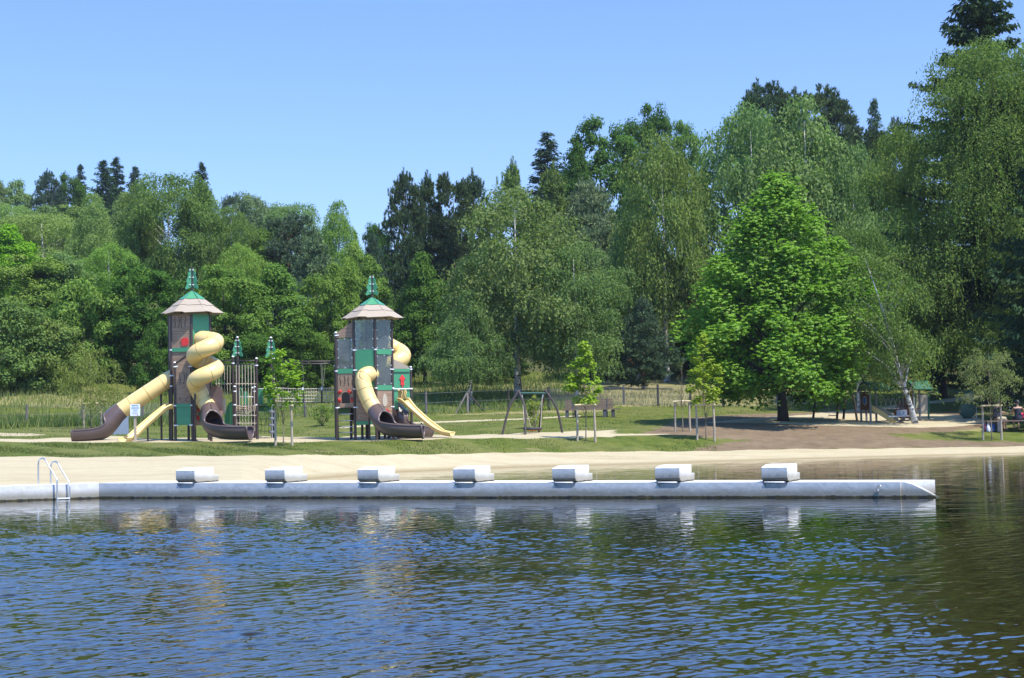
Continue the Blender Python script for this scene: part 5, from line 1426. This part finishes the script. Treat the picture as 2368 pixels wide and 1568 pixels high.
def proto(key, V, Pc, H, W, h0, r, bark, leafm, nl=9, lean=(0, 0)):
    d = thing('proto', Vector((0, 0, 0)), None, None)
    c = quads_obj('crown', V, leafm, d); t = wood(d, len(key) + int(H), H, h0, r, Pc, bark, lean, nl)
    PROTO[key] = (c.data, t.data, H, W)
    for o in (c, t, d): bpy.data.objects.remove(o)
def make_protos():
    for i in range(3):
        V, P = crown_broad(10 + i, 10, 8, 1.2 if i else 2.0, ('round', 'dome', 'egg')[i], 140, .9, 300, .22); proto('broad%d' % i, V, P, 10, 8, 2, .22, 'bark_dark', 'leaf')
    for i in range(3):
        V, P = crown_weep(20 + i, 12, 8, 2.6, ('dome', 'round', 'egg')[i], 120, .9, 30, 1.3, .15, .17, .6, 130); proto('birch%d' % i, V, P, 12, 8, 3, .2, 'bark_birch', 'leaf', 7)
    for i in range(2):
        V, P = crown_pine(30 + i, 14, 7, 4, 130, .85, 30, .46, ('round', 'dome')[i]); proto('pine%d' % i, V, P, 14, 7, 4, .24, 'bark_pine', 'needle', 16)
    V, P = crown_pine(36, 10, 6.5, .6, 140, .65, 26, .40, 'egg', .5); proto('youngpine', V, P, 10, 6.5, .6, .2, 'bark_pine', 'needle', 16)
    for i in range(2):
        V, P = crown_spruce(40 + i, 14, 5.5, 1.0, .36, 11); proto('spruce%d' % i, V, P, 14, 5.5, 1, .2, 'bark_dark', 'needle', 2)
    for i in range(3):
        V, P = crown_broad(50 + i, 5, 6, .15, 'dome', 110, .68, 280, .18, .6); proto('bush%d' % i, V, P, 5, 6, .2, .1, 'bark_dark', 'leaf')
make_protos()
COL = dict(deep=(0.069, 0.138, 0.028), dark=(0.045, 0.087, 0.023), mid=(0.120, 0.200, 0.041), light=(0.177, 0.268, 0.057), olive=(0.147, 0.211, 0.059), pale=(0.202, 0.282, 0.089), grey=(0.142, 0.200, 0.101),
           pine=(0.063, 0.099, 0.044), bluepine=(0.077, 0.120, 0.070), spruce=(0.042, 0.079, 0.034), bright=(0.195, 0.367, 0.032), sage=(0.147, 0.223, 0.078), palebirch=(.160, .228, .080), yell=(0.299, 0.367, 0.048))
_use = {}
def tree(kind, px, top, D, wpx, col, label, base=None, name=None, group='trees of the wooded hillside', rot=None):
    p = Wp(px, 978, D); x, y = p.x, p.y; zb = gz(x, y) - .1 if base is None else Wp(px, base, D).z
    ztop_ = Wp(px, top, D).z
    h = ztop_ - zb; w = wpx * (2.1 if kind == 'spruce' and D > 150 else 1.18) * D / FPX
    nm = {'broad': 'leafy_tree', 'birch': 'birch_tree', 'pine': 'pine_tree', 'spruce': 'spruce_tree', 'bush': 'bush', 'youngpine': 'pine_tree'}[kind]
    var = {'broad': 3, 'birch': 3, 'pine': 2, 'spruce': 2, 'bush': 3}.get(kind, 0)
    k = kind if not var else kind + str(_use.get(kind, 0) % var); _use[kind] = _use.get(kind, 0) + 1
    cm, tm, H0, W0 = PROTO[k]
    r = thing(name or nm, Vector((x, y, zb)), label, 'bush' if kind == 'bush' else 'tree', group)
    r.scale = (w / W0, w / W0, h / H0); rng = random.Random(int(px * 7 + D)); r.rotation_euler = (0, 0, rng.uniform(0, 6.28) if rot is None else rot)
    c = bpy.data.objects.new('crown', cm); C.objects.link(c); c.parent = r
    j = rng.uniform(.88, 1.14); cc = COL[col]; c.color = (cc[0] * j * rng.uniform(.93, 1.1), cc[1] * j, cc[2] * j, 1)
    t = bpy.data.objects.new('trunk', tm); C.objects.link(t); t.parent = r
    return r
TREES = [
 # front row above the meadow, left to right
 ('bush', 30, 690, 104, 210, 'olive', 'brownish olive bush at the left edge, just above the dry grass'),
 ('bush', 120, 735, 105, 150, 'olive', 'round dull-green bush second from the left edge above the dry grass'),
 ('bush', 195, 640, 111, 190, 'light', 'tall pale-green bush between the left edge and the dark tree behind the straight slide'),
 ('broad', 322, 612, 112, 190, 'deep', 'dark green bushy tree right behind the left tower, above its straight slide'),
 ('bush', 372, 742, 106, 100, 'deep', 'small dark bush behind the top end of the straight tube slide'),
 ('broad', 520, 602, 112, 200, 'mid', 'broad green tree behind the twisting slide and the climbing nets'),
 ('broad', 640, 612, 113, 200, 'mid', 'broad green tree behind the rope bridge'),
 ('broad', 770, 605, 116, 140, 'mid', 'light green tree just left of the right-hand tower'),
 ('bush', 700, 760, 110, 150, 'deep', 'dark low bush behind the rope bridge beam'),
 ('broad', 838, 575, 122, 130, 'mid', 'green tree showing around the roof of the right-hand tower'),
 ('bush', 885, 720, 117, 130, 'dark', 'shadowy low bush behind the right-hand tower'),
 ('broad', 985, 585, 117, 160, 'deep', 'deep green double-trunked tree right of the right-hand tower'),
 ('bush', 440, 755, 107, 120, 'deep', 'dark low bush behind the left tower'),
 ('bush', 590, 770, 108, 130, 'deep', 'dark low bush behind the climbing nets'),
 # second row on the slope
 ('broad', 55, 590, 128, 210, 'light', 'wide light-green tree at the left edge halfway up the slope'),
 ('broad', 150, 575, 131, 170, 'sage', 'grey-green tree halfway up the slope at left'),
 ('broad', 25, 520, 150, 170, 'bright', 'yellow-green tree glowing at the left edge'),
 ('birch', 255, 560, 134, 150, 'light', 'pale bushy birch above the pale-green bush'),
 ('birch', 100, 492, 165, 200, 'pale', 'pale feathery birch on the left slope below the skyline pines'),
 ('birch', 218, 442, 158, 135, 'pale', 'tall pale birch standing clear on the left slope'),
 ('birch', 330, 425, 152, 130, 'olive', 'slim olive birch, left one of the tall clump behind the left tower'),
 ('birch', 395, 396, 150, 190, 'olive', 'tallest olive birch behind the left tower, with wispy top'),
 ('birch', 472, 424, 151, 170, 'olive', 'olive birch right of the tall wispy one behind the left tower'),
 ('birch', 540, 475, 149, 120, 'olive', 'lower olive birch at the right of the tall birch clump'),
 ('broad', 598, 442, 190, 110, 'grey', 'bluish-green round tree on the skyline right of the birch clump'),
 ('birch', 690, 466, 185, 140, 'sage', 'long low grey-green tree on the skyline above the rope bridge'),
 ('birch', 790, 460, 180, 130, 'light', 'drooping light-green tree ending the skyline left of the gap'),
 ('pine', 672, 498, 150, 120, 'bluepine', 'dark bluish pine above the rope bridge'),
 ('youngpine', 735, 545, 134, 160, 'grey', 'silvery grey-green pine above the rope bridge beam'),
 ('broad', 605, 520, 150, 130, 'mid', 'mid-green tree under the bluish skyline tree'),
 ('birch', 560, 560, 135, 130, 'light', 'light green bushy birch behind the sign posts of the net frame'),
 ('broad', 822, 560, 140, 110, 'light', 'light green tree above the right-hand tower roof'),
 ('youngpine', 870, 540, 134, 75, 'bluepine', 'narrow dark pine right above the right-hand tower'),
 ('broad', 882, 512, 162, 70, 'deep', 'dark round treetop at the bottom of the skyline gap'),
 # skyline of the left hill
 ('broad', 40, 408, 245, 100, 'sage', 'grey-green treetop on the far left skyline'),
 ('broad', 0, 418, 240, 80, 'sage', 'treetop cut by the left edge on the skyline'),
 ('pine', 114, 400, 240, 75, 'bluepine', 'dark pine on the left skyline'),
 ('broad', 168, 398, 242, 80, 'deep', 'deep green round tree on the left skyline between pine and spruces'),
 ('spruce', 190, 379, 250, 45, 'spruce', 'small pointed dark spruce on the left skyline'),
 ('spruce', 244, 369, 234, 70, 'spruce', 'broad dark spruce on the left skyline with layered boughs'),
 ('spruce', 274, 362, 245, 60, 'spruce', 'highest dark spruce on the left skyline'),
 ('spruce', 318, 383, 240, 55, 'spruce', 'dark spruce next to the wispy birch on the left skyline'),
 ('spruce', 472, 373, 200, 55, 'spruce', 'single pointed spruce rising behind the olive birches'),
 ('broad', 150, 465, 212, 170, 'olive', 'olive tree under the skyline spruces'),
 ('birch', 30, 472, 210, 170, 'pale', 'pale tree under the grey-green skyline tree at far left'),
 ('broad', 295, 445, 205, 120, 'sage', 'grey-green tree under the highest skyline spruce'),
 ('broad', 88, 475, 200, 120, 'sage', 'grey-green tree below the dark skyline pine'),
 ('pine', 546, 450, 214, 60, 'bluepine', 'dark pine peeping out right of the olive birches'),
 ('broad', 640, 470, 230, 150, 'sage', 'hazy rounded treetop behind the rope bridge skyline'),
 # pines and birches in the middle
 ('pine', 945, 405, 140, 100, 'pine', 'dark pine at the left of the group beside the skyline gap'),
 ('youngpine', 1000, 408, 143, 140, 'pine', 'dark broad pine, second of the group beside the skyline gap'),
 ('pine', 1058, 408, 141, 110, 'pine', 'dark pine, third of the group beside the skyline gap'),
 ('youngpine', 1105, 402, 146, 130, 'pine', 'dark pine right of the group, touching the olive pines'),
 ('youngpine', 955, 540, 130, 120, 'pine', 'dark low pine under the pine group, behind the double-trunked tree'),
 ('birch', 1090, 668, 101, 165, 'palebirch', 'low weeping birch leaning on the wooden prop by the fence'),
 ('birch', 1200, 428, 105, 310, 'palebirch', 'large weeping birch behind the disc swing'),
 ('birch', 1335, 560, 103, 210, 'palebirch', 'weeping birch behind the bench'),
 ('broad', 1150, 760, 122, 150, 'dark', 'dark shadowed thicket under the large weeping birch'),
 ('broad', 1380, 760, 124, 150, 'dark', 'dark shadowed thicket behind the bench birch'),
 ('youngpine', 1200, 378, 140, 140, 'olive', 'olive-brown pine on the skyline above the large birch'),
 ('youngpine', 1290, 388, 138, 150, 'olive', 'olive-green pine below the light pointed pine'),
 ('pine', 1372, 420, 136, 140, 'grey', 'grey-green pine between the large birch and the big dark oak'),
 ('pine', 1400, 520, 130, 120, 'grey', 'lower grey-green pine right of the large birch'),
 ('spruce', 1280, 303, 165, 95, 'bluepine', 'pointed bluish pine top on the middle skyline'),
 ('broad', 1402, 258, 160, 175, 'deep', 'big dark oak on the skyline'),
 ('broad', 1352, 330, 158, 100, 'deep', 'dark oak at the left shoulder of the big one'),
 ('broad', 1512, 238, 166, 120, 'deep', 'dark oak right of the big one on the skyline'),
 ('broad', 1600, 266, 172, 110, 'mid', 'green treetop on the skyline between oak and great willow-like birch'),
 ('broad', 1462, 420, 140, 120, 'deep', 'dark oak under the big skyline oak'),
 ('birch', 1480, 415, 122, 150, 'sage', 'grey-green birch left of the light one with white trunk'),
 ('birch', 1545, 305, 118, 230, 'olive', 'tall light birch with a white trunk foot in the dry meadow'),
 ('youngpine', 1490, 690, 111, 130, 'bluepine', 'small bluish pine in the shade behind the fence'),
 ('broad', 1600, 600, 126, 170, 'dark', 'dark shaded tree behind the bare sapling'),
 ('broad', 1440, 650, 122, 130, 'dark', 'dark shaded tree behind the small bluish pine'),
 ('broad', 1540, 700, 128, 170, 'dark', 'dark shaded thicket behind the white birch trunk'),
 ('birch', 1755, 240, 121, 250, 'sage', 'left half of the great drooping birches behind the bright tree'),
 ('birch', 1880, 216, 118, 330, 'sage', 'great drooping birch behind the bright tree, the highest'),
 ('birch', 1990, 330, 117, 190, 'sage', 'drooping birch at the right shoulder of the great one'),
 ('pine', 1795, 200, 150, 190, 'pine', 'dark pine crown over the great drooping birch'),
 ('pine', 1895, 206, 151, 210, 'pine', 'dark flat pine crown right of the one over the great birch'),
 ('pine', 1955, 240, 150, 140, 'pine', 'dark pine crown sloping down to the right of the great birch'),
 ('spruce', 2045, 226, 135, 110, 'bluepine', 'bluish pine with a pointed leader in the gap left of the giant birch'),
 ('pine', 2075, 285, 131, 130, 'pine', 'dark pine in the gap left of the giant birch'),
 ('pine', 2110, 520, 122, 110, 'pine', 'dark pine deep in the shade left of the giant birch'),
 ('broad', 2065, 575, 110, 130, 'mid', 'green leafy tree behind the leaning birch'),
 ('broad', 2000, 640, 113, 120, 'mid', 'green leafy tree behind the trunk beside the playhouse'),
 ('birch', 1988, 520, 91, 150, 'olive', 'thick-trunked birch beside the playhouse'),
 ('spruce', 2185, 470, 103, 180, 'spruce', 'dark spruce with boughs hanging to the ground left of the two trunks'),
 ('spruce', 2345, 480, 106, 220, 'spruce', 'dark spruce in the shade at the right edge'),
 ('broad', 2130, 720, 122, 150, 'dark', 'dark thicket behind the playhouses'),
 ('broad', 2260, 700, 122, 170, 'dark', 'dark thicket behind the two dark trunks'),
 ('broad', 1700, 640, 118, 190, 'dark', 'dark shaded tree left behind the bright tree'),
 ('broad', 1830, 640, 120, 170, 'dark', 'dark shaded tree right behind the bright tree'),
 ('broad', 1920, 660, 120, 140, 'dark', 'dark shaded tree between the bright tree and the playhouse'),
]
for T in TREES: tree(*T)
def unique(name, p, V, Pc, H, h0, r, bark, leafm, col, label, lean=(0, 0), nl=14, group=None, shear=None):
    t = thing(name, p, label, 'tree', group)
    if shear is not None: V = V + np.stack([shear[0] * V[:, 2] / H, shear[1] * V[:, 2] / H, np.zeros(len(V))], 1); Pc = Pc + np.stack([shear[0] * Pc[:, 2] / H, shear[1] * Pc[:, 2] / H, np.zeros(len(Pc))], 1)
    quads_obj('crown', V, leafm, t, COL[col] if isinstance(col, str) else col); wood(t, int(p.x * 3) + 1, H, h0, r, Pc, bark, lean, nl)
    return t
def specials():
    def hgt(px, top, p): return Wp(px, top, p.y).z - p.z
    # the big bright tree
    p = G(1812, 975); H = hgt(1800, 397, p); W = 475 * p.y / FPX
    V, Pc = crown_star(101, H, W, 1.0, 'egg', 330, .85, 115, .135)
    unique('sweetgum_tree', p, V, Pc, H, 1.35, .24, 'bark_dark', 'leaf_glossy', (.165, .30, .036), 'big bright green egg-shaped tree on a short dark trunk, its shade on bare soil', nl=40)
    # the leaning white birch
    p = G(2120, 981); H = hgt(2010, 555, p); sx = (2005 - 2122) * p.y / FPX
    V, Pc = crown_weep(103, H, 3.7, 2.1, 'column', 52, .6, 20, 1.25, .10, .115, .55, 60)
    unique('leaning_birch_tree', p, V, Pc, H, 2, .14, 'bark_birch', 'leaf', 'olive', 'slender white-trunked birch leaning to the left over the play area', lean=(sx * .92, 0), nl=24, shear=(sx, 0))
    # giant birch at the right and the spruce behind it
    p = at(2325, 92); H = hgt(2270, 60, p); W = 530 * p.y / FPX
    V, Pc = crown_weep(105, H, W, 3.4, 'dome', 230, 1.6, 62, 1.9, .14, .145, .55, 330)
    unique('giant_birch_tree', p, V, Pc, H, 4, .50, 'bark_dark', 'leaf', (.140, .200, .056), 'giant drooping birch filling the right edge of the picture', nl=40)
    p = at(2296, 95.5); H = hgt(2290, -150, p); W = 560 * p.y / FPX
    V, Pc = crown_spruce(107, H, W, 4, .58, 12, .52, .9, .9)
    unique('tall_spruce_tree', p, V, Pc, H, 4, .42, 'bark_dark', 'needle', (.042, .072, .034), 'very tall dark spruce whose tip rises over the giant birch', nl=2)
    p = at(2420, 96); H = hgt(2400, 92, p)
    V, Pc = crown_weep(109, H, 8, 3, 'dome', 130, 1.1, 22, 2.2, .18, .18, .52, 60)
    unique('birch_tree', p, V, Pc, H, 4, .3, 'bark_birch', 'leaf', 'olive', 'drooping birch half cut by the right edge, behind the picnic table', nl=20)
    p = at(2500, 80)
    V, Pc = crown_spruce(111, 18, 11, 1.6, .55, 12, .45, .8)
    unique('spruce_tree', p, V, Pc, 18, 3, .35, 'bark_dark', 'needle', (.036, .066, .030), 'wide dark spruce at the right edge shading the picnic table', nl=2)
    # young trees
    gy = 'young trees held by stakes'
    def sap(px, py, top, w, col, lab, kind, h0, r=.03, seed=0, **k):
        p = G(px, py); H = hgt(px, top, p); W = w * p.y / FPX
        if kind == 'star': V, Pc = crown_star(seed, H, W, h0, k.get('prof', 'egg'), k.get('n', 46), k.get('rc', .24), k.get('per', 9) * 4, .085)
        elif kind == 'weep': V, Pc = crown_weep(seed, H, W, h0, 'dome', k.get('n', 34), .28, 14, k.get('sl', .7), .09, .10, .42, k.get('per', 14) * 2)
        else:
            V, Pc = crown_broad(seed, H, W, h0, k.get('prof', 'column'), k.get('n', 40), k.get('rc', .2), k.get('per', 12) * (2 if k.get('g', 1) == 0 else 1), .08, .7)
        return unique('young_tree' if k.get('g', 1) else 'shrub', p, V, Pc, H, h0, r, 'twig', 'leaf_glossy' if kind == 'star' else 'leaf', COL.get(col, col), lab, nl=k.get('nl', 22), group=gy if k.get('g', 1) else None)
    sap(655, 1030, 803, 104, (.21, .34, .03), 'young bright-green tree held by stakes in front of the rope bridge', 'star', 1.55, seed=201, n=54, rc=.24, per=6, prof='dome')
    sap(1355, 1019, 785, 88, (.25, .36, .03), 'young yellow-green cone-shaped tree held by stakes beside the disc swing', 'star', 1.55, seed=203, n=60, rc=.22, per=8)
    sap(1632, 1018, 768, 92, (.26, .34, .03), 'young yellow-green tree held by stakes left of the big bright tree', 'star', 1.6, seed=205, n=56, rc=.24, per=8)
    sap(210, 990, 800, 150, (.19, .22, .06), 'young thin drooping tree held by stakes at the far left', 'weep', 1.2, seed=207, n=44, sl=.9, per=8)
    sap(2293, 1016, 788, 136, (.20, .235, .09), 'young feathery round-headed tree held by stakes before the picnic table', 'weep', 1.75, seed=209, n=46, sl=.5, per=16)
    sap(1580, 998, 838, 52, (.12, .14, .03), 'young almost bare twiggy tree held by stakes', 'small', 1.5, seed=211, n=26, rc=.1, per=2, prof='dome', nl=26)
    sap(745, 985, 930, 46, (.17, .23, .055), 'small upright shrub on the lawn left of the rung ladder', 'small', .15, seed=213, n=44, rc=.16, per=16, g=0)
    sap(1236, 992, 910, 44, (.24, .28, .06), 'yellowish young shrub seen through the disc swing', 'small', .2, seed=215, n=52, rc=.16, per=16, g=0)
specials()
# ------------------------------------------------------------------ grass one cannot count
def grass(name, n, region, hmin, hmax, wid, col, seed, cols2=None):
    rng = np.random.default_rng(seed); P = []
    while len(P) < n:
        px, D = rng.uniform(region[0], region[1]), rng.uniform(region[2], region[3])
        t = (px - PCX) / FPX; x, y = t * D, D
        if len(region) > 4 and not region[4](x, y, px, D): continue
        P.append((x, y))
    P = np.array(P); z = np.array([gz(a, b) for a, b in P]) - .02
    h = rng.uniform(hmin, hmax, n); a = rng.random(n) * 6.28; l = rng.normal(scale=.25, size=(n, 2)) * h[:, None]
    b = np.stack([np.cos(a), np.sin(a), np.zeros(n)], 1) * wid * rng.uniform(.6, 1.3, n)[:, None]
    base = np.stack([P[:, 0], P[:, 1], z], 1); tip = base + np.stack([l[:, 0], l[:, 1], h], 1)
    V = np.stack([base - b, base + b, tip], 1).reshape(-1, 3)
    o = quads_obj(name, V, 'grass_blade', None, col, nv=3); return tag(o, kind='stuff')
def rowpos(x, y):
    ds, _ = terrain_row(x / y); return np.interp(y, ds, range(len(ds)))
grass('tall_grass', 11000, (-250, 640, 86, 106, lambda x, y, px, D: 5.3 < rowpos(x, y) < 7.15 and math.sin(x * .8) + math.sin(y * 1.1) > -1.4), .25, .75, .02, (.19, .22, .06), 1)
grass('tall_grass', 12000, (640, 1330, 94, 126, lambda x, y, px, D: 5.95 < rowpos(x, y) < 7.1), .25, .7, .02, (.12, .17, .045), 2)
grass('tall_grass', 5000, (1330, 1950, 95, 112, lambda x, y, px, D: 5.95 < rowpos(x, y) < 6.5), .12, .4, .018, (.16, .165, .055), 3)
grass('green_undergrowth', 12000, (-250, 640, 84, 96, lambda x, y, px, D: 5.5 < rowpos(x, y) < 6.15), .2, .55, .035, (.075, .125, .03), 4)
grass('lawn_blades', 26000, (-60, 1650, 56, 72, lambda x, y, px, D: 2.02 < rowpos(x, y) < 2.97), .03, .08, .012, (.085, .115, .02), 5)
grass('lawn_blades', 16000, (-60, 2420, 71, 94, lambda x, y, px, D: 4.03 < rowpos(x, y) < 5.9 and sdpoly(*[np.array([v]) for v in map(float, proj((x, y, gz(x, y))))], SOIL)[0] < 0), .03, .09, .014, (.07, .11, .018), 6)

# ------------------------------------------------------------------ faint summer haze over the valley
def haze():
    m = bpy.data.materials.new('haze'); m.use_nodes = True; t = m.node_tree
    t.nodes.remove(t.nodes['Principled BSDF']); v = N(t, 'ShaderNodeVolumePrincipled')
    v.inputs['Color'].default_value = (.80, .88, 1, 1); v.inputs['Density'].default_value = .00012; v.inputs['Anisotropy'].default_value = .2
    t.links.new(v.outputs[0], t.nodes['Material Output'].inputs['Volume']); MATS['haze'] = m
    o = MB().box((0, 180, 28), 1300, 560, 64).build('haze', 'haze'); tag(o, kind='stuff')
haze()
